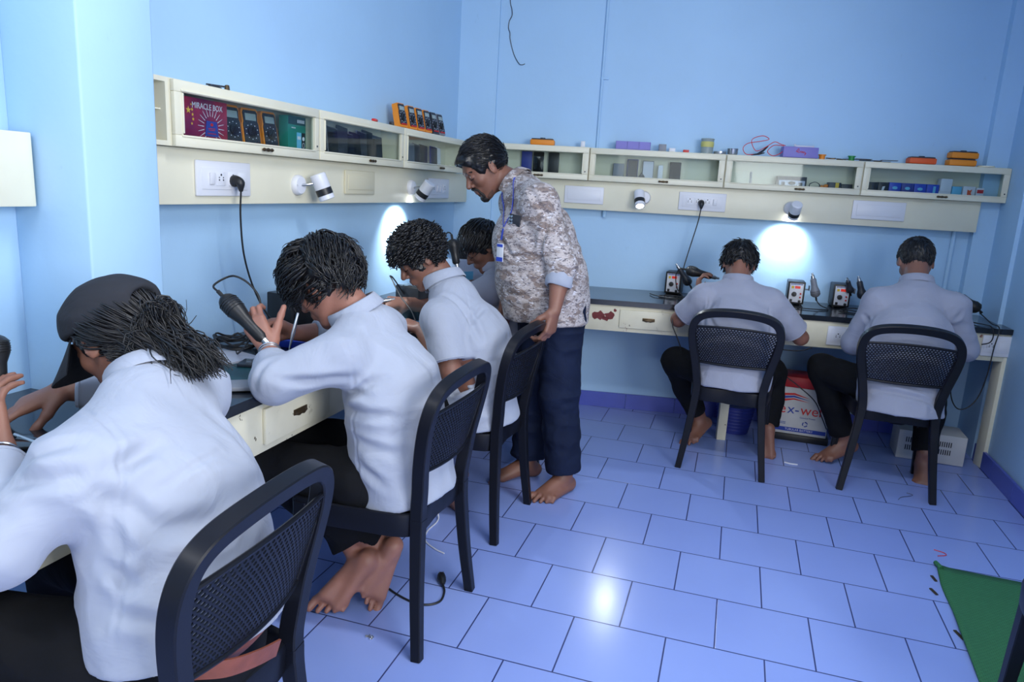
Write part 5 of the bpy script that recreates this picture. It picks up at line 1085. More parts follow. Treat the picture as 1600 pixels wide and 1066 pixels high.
# tops of the cabinets
mb = MB(); mb.box((0, 0, .004), (.09, .008, .006), R=rmat(0, 0, .3)); mb.box((.02, .01, .010), (.07, .006, .005), R=rmat(0, 0, -.4)); o = mb.build('metal_clip', 'dark'); place(o, LW(-2.40, .10, ZT), PI/2); tag(o, 'dark metal clip strips lying on the first left cabinet', 'clip')
mb = MB(); mb.lathe([(0, 0), (.009, 0), (.007, .014), (0, .016)], 10); o = mb.build('brass_knob', 'bronze'); place(o, LW(-2.36, .115, ZT), 0); tag(o, 'tiny brass knob lying on the first left cabinet', 'knob')
o = MB().box((0, 0, .034), (.07, .03, .068), bev=.006).build('orange_case', 'orange2'); place(o, LW(-2.762, .10, ZT), PI/2); tag(o, 'orange case edge standing on the open shelf beside the pillar', 'case')
o = MB().box((0, 0, .006), (.05, .022, .012), bev=.004).build('red_switch', 'red'); place(o, LW(-1.33, .11, ZT), PI/2+.3); tag(o, 'small red part lying on the middle left cabinet', 'part')
o = MB().box((0, 0, .008), (.022, .02, .016), bev=.003).build('black_knob', 'black'); place(o, LW(-1.16, .11, ZT), PI/2+.3); tag(o, 'small black part on the left cabinet left of the multimeters', 'part')  # a small loose black knob
o = MB().box((0, 0, .019), (.026, .02, .038), bev=.002).build('small_box', 'white'); place(o, bw(.80, .08, ZT), SL); tag(o, 'small white block standing on the back cabinets beside the conduit', 'box')
r = empty('component_tray', tuple(bw(1.105, .08, ZT)), SL); tag(r, 'lilac see through component tray on the back cabinets', 'tray')
mb = MB(); [mb.box(c_, d_) for c_, d_ in (((0, 0, .002), (.21, .07, .004)), ((0, -.034, .025), (.21, .002, .046)), ((0, .034, .025), (.21, .002, .046)), ((-.104, 0, .025), (.002, .07, .046)), ((.104, 0, .025), (.002, .07, .046)), ((-.035, 0, .025), (.002, .07, .044)), ((.035, 0, .025), (.002, .07, .044)))]; mb.build('tray_walls', 'purple', r, smooth=False)
mb = MB(); [mb.box((rg_.uniform(-.09, .09), rg_.uniform(-.02, .02), .012), (.02, .012, .008), R=rmat(0, 0, rg_.random()*3)) for _ in range(12)]; tag(mb.build('loose_parts', 'grey', r, smooth=False), kind='stuff')
cardbox('small_box', 'grey square block on the back cabinets right of the lilac tray', 'box', bw(1.283, .08, ZT), SL, (.044, .035, .042), 'grey')
cardbox('small_box', 'small white box on the back cabinets right of the grey block', 'box', bw(1.342, .08, ZT), SL, (.036, .03, .022), 'white')
cardbox('small_box', 'tiny red and white box on the back cabinets', 'box', bw(1.425, .08, ZT), SL, (.034, .025, .016), 'red')
r = empty('plastic_jar', tuple(bw(1.548, .075, ZT)), 0); tag(r, 'cloudy plastic jar with yellow paste on the back cabinets', 'jar')
MB().lathe([(0, 0), (.034, 0), (.036, .01), (.037, .075), (.040, .085), (.038, .088), (.034, .08), (0, .078)], 24).build('jar_wall', 'jar', r); MB().lathe([(.037, .038), (.0385, .05), (.0385, .066), (.037, .07)], 24).build('yellow_contents', 'yellowgoo', r)
o = MB().lathe([(0, 0), (.034, 0), (.036, .006), (.036, .016), (0, .016)], 24).build('tin', 'steel'); place(o, bw(1.625, .08, ZT), 0); tag(o, 'low round tin on the back cabinets between jar and steel bowl', 'tin')
o = MB().lathe([(0, .002), (.022, .002), (.026, 0), (.030, .010), (.031, .030), (.033, .036), (.030, .034), (.028, .010), (0, .006)], 28).build('steel_bowl', 'steel'); place(o, bw(1.70, .08, ZT), 0); tag(o, 'small shiny steel bowl on the back cabinets', 'bowl')
r = empty('adapter_box', tuple(bw(2.085, .08, ZT)), SL); tag(r, 'lilac box with red handwriting on the back cabinets', 'box')
MB().box((0, 0, .032), (.20, .075, .062), bev=.003).build('housing', 'purple', r)
mb = MB(); y = -.0382
mb.sweep(spline([(-.028, y, .034), (-.020, y, .048), (-.014, y, .052), (-.012, y, .040), (-.022, y, .036), (-.010, y, .030), (0, y, .038), (.004, y, .030), (.010, y, .038), (.014, y, .028), (.020, y, .036), (.026, y, .024), (.022, y, .016), (.030, y, .030)], 5), .0014, 5); mb.build('handwriting', 'redprint', r)
mb = MB(); mb.box((.02, 0, .068), (.10, .03, .01), bev=.002); mb.cyl((-.03, 0, .063), (-.03, 0, .08), .006); mb.cyl((.075, 0, .063), (.075, 0, .075), .006); mb.build('terminal_block', 'lens_off', r)
mb = MB(); B_ = lambda s, o_, z: bw(s, o_, ZT+z)
mb.sweep(spline([B_(2.0, .09, .068), B_(1.97, .09, .075), B_(1.93, .10, .085), B_(1.88, .10, .05), B_(1.83, .10, .03), B_(1.80, .10, .09), B_(1.86, .09, .118), B_(1.90, .09, .10), B_(1.85, .10, .085), B_(1.78, .10, .07), B_(1.755, .10, .04), B_(1.78, .09, .008), B_(1.84, .09, .012)], 6), .0022, 6)
mb.sweep(spline([B_(2.0, .09, .05), B_(1.97, .10, .02), B_(1.93, .10, .006), B_(1.90, .09, .03), B_(1.93, .10, .065), B_(1.99, .09, .066)], 6), .0022, 6); r = mb.build('test_leads', 'redprint'); tag(r, 'looped red test leads with clips on the back cabinets', 'cable')
mb = MB(); mb.sweep([B_(1.84, .09, .012), B_(1.87, .10, .03), B_(1.90, .09, .06)], [.003, .007, .003], 8); mb.sweep([B_(1.81, .08, .006), B_(1.85, .11, .012), B_(1.88, .11, .02)], [.003, .006, .003], 8); c_ = mb.build('crocodile_clip', 'dark'); c_.parent = r
def bottle_cap(label, m_, p, r_=.019, h=.028):
    o = MB().lathe([(0, 0), (r_*.85, 0), (r_*.9, h*.8), (r_*1.15, h*.8), (r_*1.15, h), (0, h)], 20).build('bottle_cap', m_); place(o, p, 0); tag(o, label, 'cap')
bottle_cap('orange round cap right of the lilac box on the back cabinets', 'orange', bw(2.218, .08, ZT)); bottle_cap('green round cap on the back cabinets', 'green', bw(2.385, .08, ZT))
mb = MB(); [mb.box((rg_.uniform(-.05, .05), rg_.uniform(-.015, .015), .005+.004*rg_.random()), (.035, .006, .005), R=rmat(0, 0, rg_.uniform(-1, 1))) for _ in range(8)]; o = mb.build('scrap_parts', 'bronze'); place(o, bw(2.30, .08, ZT), SL); tag(o, 'heap of small brown scrap parts between the orange and green caps', 'scrap', kind='stuff')
mb = MB(); [mb.box((rg_.uniform(-.10, .10), rg_.uniform(-.02, .02), .004+.002*k), (.09, .05, .002), R=rmat(0, 0, rg_.uniform(-.5, .5))) for k in range(6)]; o = mb.build('flat_ribbon_scraps', 'dark'); place(o, bw(2.54, .075, ZT), SL); tag(o, 'flat dark ribbon scraps on the rightmost cabinet', 'scrap', kind='stuff')
o = MB().lathe([(0, 0), (.045, 0), (.045, .008), (0, .010)], 24).build('jar_lid', 'cream'); place(o, bw(3.13, .08, ZT), 0); tag(o, 'cream lid lying at the right end of the back cabinets', 'lid')
# ================================================================== plugs and hanging cables
def plug_cable(label, p0, n, pts, m='rubber'):
    """moulded plug on a socket plate; n = outward from the wall"""
    p0 = np.array(p0, float); n = np.array(n, float); r = empty('power_cable', (float(p0[0]), float(p0[1]), float(p0[2]))); tag(r, label, 'cable'); mb = MB()
    mb.sweep(spline([p0, p0+n*.018, p0+n*.030+np.array((0, 0, -.008)), p0+n*.032+np.array((0, 0, -.034))], 5), [.019, .020, .0205, .020, .019, .0185, .018, .0175, .017, .0165, .016, .014, .012, .010, .008, .006], 12)
    mb.build('plug', 'black', r, p0); MB().sweep(spline([p0+n*.032+np.array((0, 0, -.03))]+list(pts), 8), .0034, 7).build('cord', m, r, p0); return r
plug_cable('black plug and cord hanging from the left wall socket to the hot air tool', (.101, -2.325, 1.372), (1, 0, 0), [(.125, -2.32, 1.25), (.12, -2.30, 1.12), (.13, -2.265, 1.0), (.17, -2.24, .90), (.22, -2.20, .83), (.26, -2.16, .811)])
plug_cable('black plug and cord hanging from the back wall socket to the first station', bw(1.545, .101, 1.372), bw(0, 1)-bw(0, 0), [bw(1.535, .12, 1.25), bw(1.50, .12, 1.08), bw(1.475, .14, .96), bw(1.47, .10, .86), bw(1.46, .08, .812)])
# ================================================================== hot air stations
def station(label, loc, rz):
    r = empty('hot_air_station', tuple(loc), rz); tag(r, label, 'hot air station', 'hot air stations on the back worktop')
    w_, d_, h_ = .098, .14, .135
    MB().box((0, d_/2, h_/2+.006), (w_, d_, h_), bev=.006).build('housing', 'dark', r)
    f = MB().box((0, -.003, h_/2+.006), (w_, .010, h_), bev=.004).build('front_bezel', 'black', r)
    MB().box((0, -.009, h_/2+.006), (w_*.80, .004, h_*.84), bev=.002).build('face_plate', 'white', f)
    MB().box((.006, -.0118, h_*.80), (.030, .002, .015)).build('display', 'led', f); mb = MB(); mb.lathe([(.015, 0), (.012, .012), (0, .013)], 20, rmat(PI/2, 0, 0), (-.010, -.011, h_*.48)); mb.build('temperature_knob', 'black', f)
    for z in (.52, .36): MB().lathe([(.0055, 0), (.005, .005), (0, .006)], 14, rmat(PI/2, 0, 0), (.026, -.011, h_*z)).build('red_button', 'red', f)
    MB().box((-.024, -.012, h_*.20), (.014, .005, .016), bev=.001).build('power_switch', 'black', f); MB().lathe([(.008, 0), (.008, .006), (0, .007)], 14, rmat(PI/2, 0, 0), (.024, -.011, h_*.18)).build('outlet', 'black', f)
    MB().box((-.022, -.0115, h_*.79), (.014, .001, .014)).build('warning_sticker', 'yellow', f)
    mb = MB()
    for k in range(9): mb.box((-.030+k*.0075, -.0115, h_*.93), (.005, .001, .006 if k % 3 else .007))
    mb.build('small_blue_lettering', 'blueprint', f, smooth=False)
    mb = MB(); [mb.box((x, y, .003), (.012, .012, .006)) for x in (-.035, .035) for y in (.02, .12)]; mb.build('feet', 'black', r)
    mb = MB(); mb.box((w_/2+.010, .03, .095), (.022, .03, .006), bev=.002); mb.box((w_/2+.024, .03, .105), (.006, .04, .03), bev=.002); mb.build('tool_cradle', 'grey', r); return r
ST = [(1.425, .130, 'black hot air station with white face at the left of the back worktop'), (2.150, .185, 'hot air station in the middle of the back worktop beside the lit wall patch'), (2.410, .235, 'hot air station on the back worktop, rightmost of the three')]
for k, (x, y, lb) in enumerate(ST):
    if k == 0: S0 = station(lb, (x, y, H), SL-.22)
    else: o = copy_tree(S0); tag(o, lb); place(o, (x, y, H), SL-.20+.03*k)
def wand(label, a, b, m='dark', nozzle=True, s=1.0, group='hot air tools'):
    """barrel from nozzle end a to cable end b"""
    a = np.array(a, float); b = np.array(b, float); d = b-a; L = np.linalg.norm(d); q = np.array(Vector(d).to_track_quat('Z', 'Y').to_matrix()); r = empty('hot_air_tool', tuple(float(t) for t in a)); tag(r, label, 'hot air tool', group)
    pr_ = [(0, L*.22), (.012*s, L*.22), (.017*s, L*.27), (.0175*s, L*.45), (.019*s, L*.58), (.026*s, L*.72), (.0275*s, L*.80), (.026*s, L*.90), (.020*s, L*.95), (.013*s, L*.98), (0, L)]
    h_ = MB().lathe(pr_, 20, q).build('handle', m, r); mb = MB()
    for k in range(5): mb.lathe([(.0272*s, L*(.74+.035*k)), (.0282*s, L*(.745+.035*k)), (.0272*s, L*(.75+.035*k))], 20, q)
    mb.build('grip_ribs', 'black', h_)
    if nozzle: MB().lathe([(0, 0), (.0055*s, 0), (.006*s, L*.08), (.010*s, L*.10), (.0115*s, L*.23), (0, L*.23)], 16, q).build('steel_nozzle', 'steel', r)
    MB().sweep(spline([d-d/L*.01, d+d/L*.012, d+d/L*.02], 3), .0055*s, 8).build('cable_boot', 'rubber', r); return r
wand('grey hot air tool propped on the right side of the left station', (1.435, .075, 1.000), (1.530, .085, .875)); wand('grey hot air tool standing beside the middle station', (2.222, .150, 1.005), (2.262, .150, .862), 'grey')
wand('dark hot air tool standing beside the rightmost station', (2.480, .200, 1.005), (2.525, .200, .872))
wand('short dark nozzle tool leaning in front of the rightmost station', (2.42, .19, .992), (2.455, .22, .90), s=.8)
wand('black hot air tool held up by the student at the back worktop', (1.70, -.05, .945), (1.505, -.085, .985), 'black', s=1.15); wand('black hot air tool beside the right elbow of the cropped hair student', (3.01, .245, .955), (3.15, .262, .858), 'black', s=1.2)
wand('black hot air tool held by the wavy haired student', (.530, -2.700, .895), (.348, -2.700, 1.045), 'black', s=1.08, nozzle=True); wand('black hot air tool held by the hidden corner student', (.528, -1.27, 1.00), (.490, -1.262, 1.150), 'black', s=1.05)
wand('black hot air tool held by the student in the cap at the photo edge', (.392, -3.425, .92), (.372, -3.415, 1.06), 'black', s=1.1)
def cord(label, pts, r_=.0032, m='rubber', name='cable', n=8): return tag(MB().sweep(spline(pts, n), r_, 7).build(name, m), label, 'cable')
cord('black cord looping up from the held hot air tool over the left worktop', [(.336, -2.700, 1.054), (.302, -2.68, 1.068), (.305, -2.63, 1.087), (.335, -2.62, 1.093), (.375, -2.61, 1.072), (.402, -2.60, 1.03), (.40, -2.60, .97), (.33, -2.56, .88), (.24, -2.50, .815), (.17, -2.42, .812)])
cord('thin black arc of cord above the hidden corner student tool', [(.489, -1.262, 1.158), (.475, -1.25, 1.175), (.452, -1.24, 1.172), (.43, -1.22, 1.13), (.40, -1.18, 1.02), (.36, -1.12, .88), (.30, -1.05, .81)])
cord('black cord lying from the held tool in front of the left station', [(1.497, -.088, .988), (1.47, -.09, .985), (1.45, -.05, .94), (1.46, .0, .86), (1.50, -.02, .81), (1.42, -.08, .808), (1.34, -.05, .81), (1.30, .02, .808)])
cord('black cord tangle between left station and student', [(1.535, .087, .862), (1.56, .07, .83), (1.52, .02, .808), (1.43, .0, .812), (1.36, -.03, .808), (1.44, -.10, .808), (1.55, -.08, .808), (1.60, 0, .81)])
cord('black cord under the middle station tool', [(2.262, .15, .85), (2.29, .13, .82), (2.33, .08, .808), (2.28, .03, .808), (2.18, .02, .808), (2.10, .06, .808)])
cord('black cord tangle in front of the rightmost station', [(2.525, .20, .86), (2.54, .17, .83), (2.52, .10, .808), (2.44, .07, .814), (2.40, .12, .808), (2.48, .14, .82), (2.55, .12, .808), (2.50, .02, .808), (2.38, .03, .808)])
cord('black cord hanging from the right tool over the bench edge to the socket', [(3.155, .262, .845), (3.165, .20, .83), (3.17, .08, .812), (3.175, -.015, .812), (3.17, -.05, .78), (3.16, -.055, .70), (3.155, -.05, .55), (3.135, -.045, .42), (3.09, -.05, .352), (3.04, -.05, .345), (3.0, -.05, .42), (2.995, -.04, .55), (3.0, 0.0, .64)])
cord('black cord from the worktop edge into the right bench socket', [(3.08, .10, .808), (3.12, .02, .812), (3.135, -.035, .81), (3.145, -.058, .77), (3.135, -.06, .73), (3.10, -.05, .712)])
cord('black cord hanging from the left elbow of the student at the back', [(1.485, -.43, .74), (1.49, -.44, .70), (1.515, -.44, .65), (1.545, -.43, .58), (1.56, -.38, .50), (1.56, -.30, .35), (1.60, -.2, .2)])
cord('black cord sagging under the back bench in front of the battery', [(2.02, -.18, .60), (2.08, -.20, .55), (2.09, -.19, .47), (2.20, -.18, .39), (2.30, -.17, .31), (2.36, -.1, .2), (2.40, -.05, .12)])
cord('black cord curving below the bench apron beside the right elbow', [(2.04, -.22, .60), (2.10, -.26, .603), (2.18, -.245, .606), (2.24, -.22, .625)])
# watch on the left student elbow side
# ================================================================== left worktop clutter
mb = MB()
rr_ = random.Random(8)
pts = []
for k in range(64): a = k*.62; pts.append((.165+.085*math.cos(a)*(.8+.25*rr_.random()), -2.40+.075*math.sin(a)*(.8+.3*rr_.random()), H+.006+.0009*k*rr_.random()+.012*abs(math.sin(a*.37))))
mb.sweep(spline(pts, 4), .0036, 6); tag(mb.build('coiled_cable', 'rubber'), 'coil of black cable on the left worktop behind the hot air tool', 'cable')
o = MB().prism([(-.13, -.09), (.12, -.095), (.13, .09), (-.12, .085)], 0, .003).build('notebook', 'paper'); place(o, (.135, -2.60, H+.0005), .35); tag(o, 'open white paper sheet on the left worktop near the wall', 'paper')
o = MB().prism([(-.09, -.06), (.09, -.06), (.09, .06), (-.09, .06)], 0, .006).build('notebook', 'lens_off'); place(o, (.22, -2.52, H+.004), -.3); tag(o, 'pale blue notebook on the left worktop in front of the cable coil', 'notebook')
mb = MB(); mb.cyl((-.035, 0, .008), (.035, 0, .008), .006); mb.box((.0, 0, .0015), (.05, .008, .003)); o = mb.build('marker_pen', 'white'); place(o, (.21, -2.60, H+.011), -.35); tag(o, 'white marker pen lying on the notebook on the left worktop', 'pen')
o = MB().prism([(-.16, -.14), (.15, -.15), (.17, .13), (-.14, .15)], 0, .003).build('silicone_mat', 'tealdark'); place(o, (.36, -2.62, H+.0005), .5); tag(o, 'dark teal work mat on the left worktop under the hands', 'mat')
mb = MB(); mb.box((0, 0, .006), (.15, .085, .012), bev=.003); o = mb.build('phone_board', 'grey'); place(o, (.47, -2.80, H+.004), .6); tag(o, 'grey opened phone shell on the left worktop edge', 'phone')
r = empty('circuit_board', (.375, -2.56, H+.004), .3); tag(r, 'dark opened phone circuit board with metal shields on the work mat', 'circuit board'); MB().box((0, 0, .005), (.13, .075, .010), bev=.002).build('board', 'dark', r); mb = MB(); [mb.box((rr_.uniform(-.05, .05), rr_.uniform(-.028, .028), .0115), (rr_.uniform(.008, .03), rr_.uniform(.006, .02), .003)) for _ in range(16)]; mb.build('metal_shields', 'steel', r, smooth=False)
r = empty('parts_tray', (.29, -2.24, H+.0005), .15); tag(r, 'blue plastic tray under the tweezers of the wavy haired student', 'tray'); mb = MB(); [mb.box(c_, d_, bev=.002) for c_, d_ in (((0, 0, .003), (.20, .13, .006)), ((0, -.064, .014), (.20, .005, .026)), ((0, .064, .014), (.20, .005, .026)), ((-.099, 0, .014), (.005, .13, .026)), ((.099, 0, .014), (.005, .13, .026)))]; mb.build('tray_body', 'blue', r)
r = empty('power_supply', (.13, -2.02, H), PI/2-.2); tag(r, 'dark bench unit with glossy screen behind the tweezers on the left worktop', 'device'); MB().box((0, 0, .078), (.15, .13, .15), bev=.006).build('housing', 'black', r); MB().box((0, -.067, .085), (.12, .004, .10), bev=.002).build('screen', 'blackgloss', r)
r = empty('soldering_station', (.43, -1.50, H), PI/2-.3); tag(r, 'black soldering station with blue panel behind the curly haired student chin', 'device'); MB().box((0, 0, .075), (.15, .14, .15), bev=.008).build('housing', 'black', r); MB().box((.01, -.072, .062), (.07, .004, .045), bev=.002).build('blue_panel', 'blue', r); mb = MB(); [mb.cyl((x, -.074, .06), (x, -.079, .06), .007) for x in (-.01, .01, .03)]; mb.build('buttons', 'black', r)
o = MB().prism([(-.10, -.13), (.10, -.13), (.10, .13), (-.10, .13)], 0, .003).build('silicone_mat', 'cyan'); place(o, (.44, -1.66, H+.0005), -.1); tag(o, 'bright teal work mat in front of the curly haired student', 'mat')
cord('black cord arching from the soldering station behind the curly haired student', [(.40, -1.56, .90), (.36, -1.60, .98), (.36, -1.64, 1.0), (.39, -1.68, .99), (.45, -1.72, .93), (.52, -1.76, .88), (.56, -1.78, .82)], .003)
r = empty('microscope_unit', (.33, -.70, H), PI/2-.5); tag(r, 'pale grey unit with blue label on the worktop in the far corner', 'device'); MB().box((0, 0, .10), (.20, .14, .20), bev=.006).build('housing', 'lens_off', r); MB().box((-.03, -.072, .11), (.10, .003, .05)).build('label_panel', 'cyan', r)
o = MB().box((0, 0, .02), (.10, .05, .04), bev=.006).build('black_tool_case', 'black'); place(o, (.33, -.72, H+.201), .3); tag(o, 'small black case on the pale grey unit in the corner', 'case')
mb = MB(); a_ = np.array((.437, -2.447, .965)); b_ = np.array((.420, -2.478, .835)); mb.sweep([a_, (a_+b_)/2+np.array((0, .004, 0)), b_], [.004, .004, .0012], 6); mb.sweep([a_, (a_+b_)/2-np.array((0, .004, 0)), b_], [.004, .004, .0012], 6); tag(mb.build('tweezers', 'steel'), 'steel tweezers held upright by the wavy haired student', 'tweezers')
mb = MB(); mb.cyl((.335, -1.70, .893), (.375, -1.665, .90), .010); mb.cyl((.375, -1.665, .90), (.39, -1.652, .902), .006); tag(mb.build('hand_tool', 'steel'), 'small metal tool in the fingers of the curly haired student', 'tool')
mb = MB(); mb.cyl((.30, -3.33, H+.007), (.46, -3.37, H+.012), .004); tag(mb.build('tweezers', 'steel'), 'steel tweezers near the hand of the student in the cap', 'tweezers')
mb = MB(); mb.box((0, 0, .005), (.15, .075, .009), bev=.003); o = mb.build('phone_board', 'blackgloss'); place(o, (.40, -3.33, H), .5); tag(o, 'black phone being repaired on the worktop beside the capped student arm', 'phone')
# ================================================================== under the back bench
r = empty('battery_box', (2.26, .115, 0), -.02); tag(r, 'white and red inverter battery box with large red and blue lettering under the bench', 'battery')
MB().box((0, 0, .02), (.34, .22, .04), bev=.004).build('base_tray', 'black', r); MB().box((0, 0, .185), (.31, .20, .29), bev=.006).build('casing', 'metalbox', r); MB().box((0, 0, .362), (.315, .205, .066), bev=.008).build('lid', 'red', r)
y = -.1012; RX = rmat(PI/2, 0, 0)
text('lettering', 'e', .085, 'redprint', r, (-.105, y, .195), RX); text('lettering', 'x', .082, 'blueprint', r, (-.058, y, .195), RX); text('lettering', '-', .085, 'blueprint', r, (-.024, y, .195), RX); text('lettering', 'wel', .085, 'redprint', r, (.055, y, .195), RX)
text('lettering', 'TUBULAR BATTERY', .018, 'white', r, (.0, y-.0008, .070), RX); text('lettering', 'Genuine Power', .014, 'blueprint', r, (.04, y, .150), RX)
MB().box((0, y+.0002, .070), (.30, .0012, .024)).build('blue_band', 'blueprint', r)
for k, m_ in enumerate(('redprint', 'blueprint', 'redprint')): MB().prism([(-.13+.008*k, .245+.020*k-.03), (-.10, .262+.018*k-.02), (-.05, .272+.014*k-.015), (.04, .262+.012*k-.015), (-.05, .280+.016*k-.015), (-.11, .274+.018*k-.02)], 0, .0008, R=RX, t=(0, y, 0)).build('swoosh', m_, r, smooth=False)
mb = MB()
for k in range(3):
    a = 2*PI*k/3; mb.sweep(np.array([(.03+.013*math.cos(a+t), y, .112+.013*math.sin(a+t)) for t in np.linspace(.2, 1.8, 6)]), [.003, .003, .003, .003, .0045, .0005], 5)
for k in range(2):
    for j in range(6): mb.box((-.128+j*.009, y, .112-k*.009), (.007, .0008, .004))
mb.build('recycling_mark', 'blueprint', r)
r = empty('metal_box', (2.965, .085, 0), -.03); tag(r, 'off white metal box with vent slots on the floor near the right bench leg', 'box')
MB().box((0, 0, .087), (.345, .21, .17), bev=.004).build('casing', 'metalbox', r); mb = MB()
for x0 in (.03, -.13):
    for z in (.118, .072):
        for k in range(7): mb.box((x0+k*.011, -.1055, z), (.005, .002, .030))
mb.build('vent_slots', 'black', r, smooth=False); mb = MB(); [mb.box((x, yy, .001), (.02, .02, .002)) for x in (-.14, .14) for yy in (-.08, .08)]; mb.build('feet', 'black', r)
r = empty('basket', (1.885, .06, 0)); tag(r, 'dark blue slatted plastic basket in the shade under the back bench', 'basket')
mb = MB(); mb.lathe([(0, .004), (.085, .004), (.085, 0), (.09, 0), (.115, .17), (.12, .175), (.112, .175), (.086, .008), (0, .006)], 28)
for k in range(7): mb.lathe([(.0925+.0036*k, .02+.021*k), (.0955+.0036*k, .024+.021*k), (.0945+.0036*k, .03+.021*k)], 28)
mb.build('basket_wall', 'navy', r)
# ================================================================== floor things
V_ = []; F_ = []; nx, ny = 30, 26; ln = [(2.694, -1.385), (2.672, -1.55), (2.664, -1.75), (2.650, -1.90), (2.634, -2.2), (2.62, -2.6)]
for j in range(ny+1):
    y_ = -1.385-1.3*j/ny; xl = np.interp(-y_, [-q[1] for q in ln], [q[0] for q in ln]); sk_ = .035*(1-j/ny)
    for i in range(nx+1): t = i/nx; V_.append((xl+(3.19-xl)*t, y_-.02*t+.0, .006+.006*math.exp(-((t*14))**2)*(1+math.sin(y_*9))))
for j in range(ny):
    for i in range(nx): a = j*(nx+1)+i; F_.append([a, a+1, a+nx+2, a+nx+1])
o = MB().add(V_, F_).build('floor_mat', 'mat_green'); md = o.modifiers.new('thickness', 'SOLIDIFY'); md.thickness = .006; md.offset = -1
rl = MB().cyl((2.692, -1.372, .012), (2.703, -1.42, .012), .009).build('rolled_edge', 'mat_green', o); tag(o, 'green quilted rubber mat on the floor at the right', 'mat')
r = empty('power_cable', (.9, -2.3, 0)); tag(r, 'black power cable with two pin plug lying on the floor by the chair leg', 'cable'); og = (.9, -2.3, 0)
MB().sweep(spline([(.66, -2.13, .20), (.655, -2.14, .10), (.62, -2.17, .02), (.612, -2.20, .005), (.64, -2.26, .004), (.683, -2.315, .004), (.741, -2.373, .004), (.836, -2.416, .004), (.905, -2.422, .004), (.945, -2.385, .004), (.938, -2.325, .005), (.915, -2.285, .010)], 8), .004, 7).build('cord', 'rubber', r, og)
mb = MB(); mb.sweep([(.917, -2.290, .010), (.910, -2.275, .012), (.898, -2.255, .013), (.890, -2.240, .013)], [.006, .013, .016, .014], 10); mb.build('plug', 'black', r, og)
mb = MB(); mb.cyl((.884, -2.238, .013), (.876, -2.222, .013), .0022, n=8); mb.cyl((.896, -2.233, .013), (.889, -2.217, .013), .0022, n=8); mb.build('plug_pins', 'steel', r, og)
o = MB().sweep(spline([(.655, -2.13, .27), (.657, -2.13, .23), (.66, -2.13, .20)], 4), [.012]*9, 10).build('inline_switch', 'black', r, og)
cord('thin white cable lying on the floor behind the second chair', [(.66, -1.80, .10), (.69, -1.80, .02), (.702, -1.84, .004), (.699, -1.931, .004), (.725, -2.009, .004), (.787, -2.056, .004), (.833, -2.074, .004)], .0028, 'white')
o = MB().sweep(spline([(2.165, -.405, .003), (2.195, -.418, .004), (2.232, -.412, .003)], 5), .004, 6).build('plastic_strip', 'white'); tag(o, 'tiny bent white strip on the floor between the two back chairs', 'strip')
o = MB().sweep(spline([(2.72, -1.225, .002), (2.755, -1.240, .002), (2.757, -1.262, .002), (2.722, -1.282, .002)], 5), .0016, 6).build('wire_scrap', 'redprint'); tag(o, 'small bent red wire scrap on the floor above the green mat', 'wire')
for a_, b_, lb in (((2.627, -1.59), (2.640, -1.632), 'thin brown strip on the floor left of the green mat'), ((2.640, -1.87), (2.655, -1.92), 'brown strip poking out under the green mat edge'), ((2.655, -1.48), (2.662, -1.52), 'tiny brown strip at the upper green mat edge')):
    o = MB().sweep([(a_[0], a_[1], .0025), (b_[0], b_[1], .0025)], .005, prof=[(-1, -.4), (1, -.4), (1, .4), (-1, .4)]).build('bark_strip', 'bronze'); tag(o, lb, 'strip')
mb = MB(); [mb.box((.82+rr_.uniform(-.012, .012), -2.644+rr_.uniform(-.01, .01), .003), (.010, .008, .003), R=rmat(rr_.random(), rr_.random(), rr_.random())) for _ in range(5)]; tag(mb.build('foil_scrap', 'foil', smooth=False), 'tiny crumpled foil scrap on the floor behind the nearest chair', 'foil')
o = MB().sweep(spline([(2.74, -.585, .002), (2.765, -.60, .002), (2.74, -.63, .002), (2.70, -.66, .002), (2.68, -.70, .002)], 5), .0012, 5).build('hair_wire', 'dark'); tag(o, 'thin dark wire bit on the floor behind the right chair', 'wire')
o = copy_tree(CH); o.location = (2.84, -2.525, 0); o.rotation_euler.z = PI/2; tag(o, 'black chair at the lower right photo edge, only a dark leg showing', 'chair')
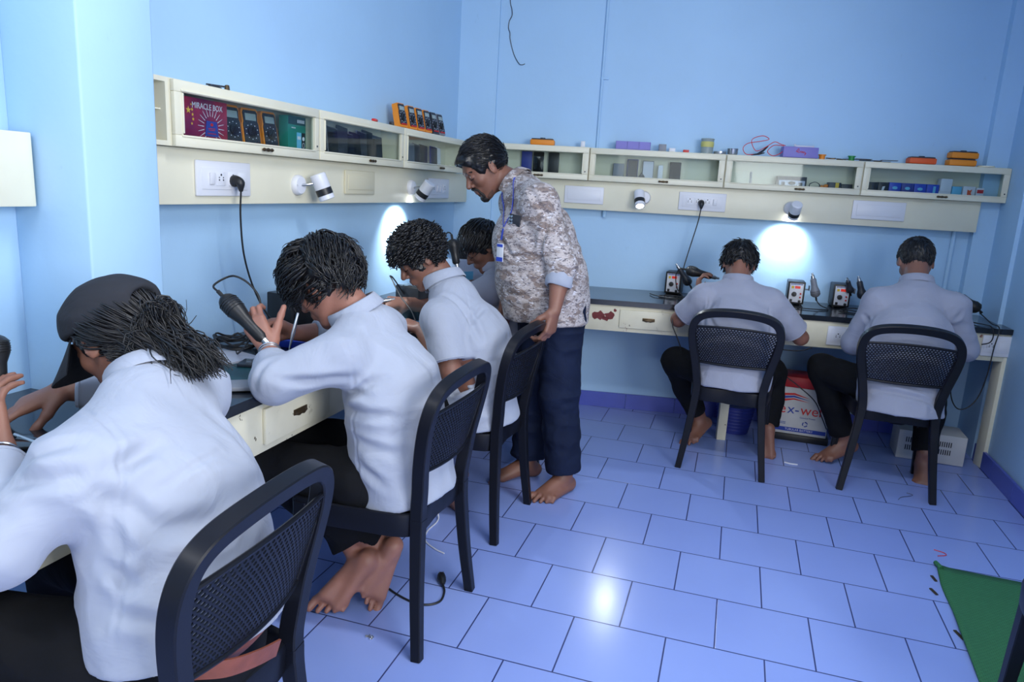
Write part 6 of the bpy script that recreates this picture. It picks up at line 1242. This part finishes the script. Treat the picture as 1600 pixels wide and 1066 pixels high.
# ================================================================== worn by the standing man
pr_, po, phc, pHR, phs = P5
mb = MB(); strap = [(-1, -.12), (1, -.12), (1, .12), (-1, .12)]
SV, SN = O5
def strip_on(pts, n=6, lift=.003): return np.array([on_surface(SV, SN, p, lift)[0] for p in spline(pts, n)])
mb = MB(); p_ = strip_on([(.80, -1.27, 1.44), (.795, -1.33, 1.41), (.80, -1.40, 1.36), (.795, -1.43, 1.30), (.775, -1.45, 1.245)]); p_ = np.array([p_[0]]+[(p_[i-1]+p_[i]+p_[i+1])/3 for i in range(1, len(p_)-1)]+[p_[-1]])
mb.sweep(p_, .008, prof=strap, up=(-.6, -.7, .2)); p_ = strip_on([(.72, -1.23, 1.40), (.70, -1.30, 1.36), (.735, -1.41, 1.30), (.77, -1.45, 1.245)]); p_ = np.array([p_[0]]+[(p_[i-1]+p_[i]+p_[i+1])/3 for i in range(1, len(p_)-1)]+[p_[-1]])
mb.sweep(p_, .008, prof=strap, up=(-.6, -.7, .2)); q_, n_ = on_surface(SV, SN, (.775, -1.455, 1.235), .006); mb.sweep([q_, q_+np.array((-.004, -.006, -.05))], .006, prof=strap, up=(-.6, -.7, .2))
r = mb.build('lanyard', 'blue', pr_, po); fr_ = np.stack([unit(np.cross((0, 0, 1), n_)), -unit(n_), np.array((0, 0, 1.0))], 1); c_ = q_+np.array((-.005, -.010, -.105))
b_ = MB().box(c_, (.042, .004, .080), R=fr_, bev=.0015).build('name_badge', 'white', pr_, po); mb = MB(); mb.box(c_-fr_@np.array((0, .0028, .030)), (.040, .001, .018), R=fr_); mb.box(c_-fr_@np.array((0, .0028, -.030)), (.036, .001, .012), R=fr_); mb.build('badge_print', 'blue', pr_, po)
q_, n_ = on_surface(SV, SN, (.845, -1.43, 1.265), .004); fr_ = np.stack([unit(np.cross((0, 0, 1), n_)), -unit(n_), np.array((0, 0, 1.0))], 1)
r = empty('phone', tuple(q_)); tag(r, 'black phone with camera lenses sticking out of the standing man shirt pocket', 'phone'); MB().box((0, 0, 0), (.070, .008, .050), R=fr_@rmat(0, .08, 0), bev=.003).build('phone_body', 'dark', r)
mb = MB(); [mb.cyl(fr_@np.array((x, -.003, z)), fr_@np.array((x, -.0065, z)), .0058) for x in (-.028, -.014) for z in (-.014, .0, .014)]; mb.build('camera_lenses', 'steel', r)
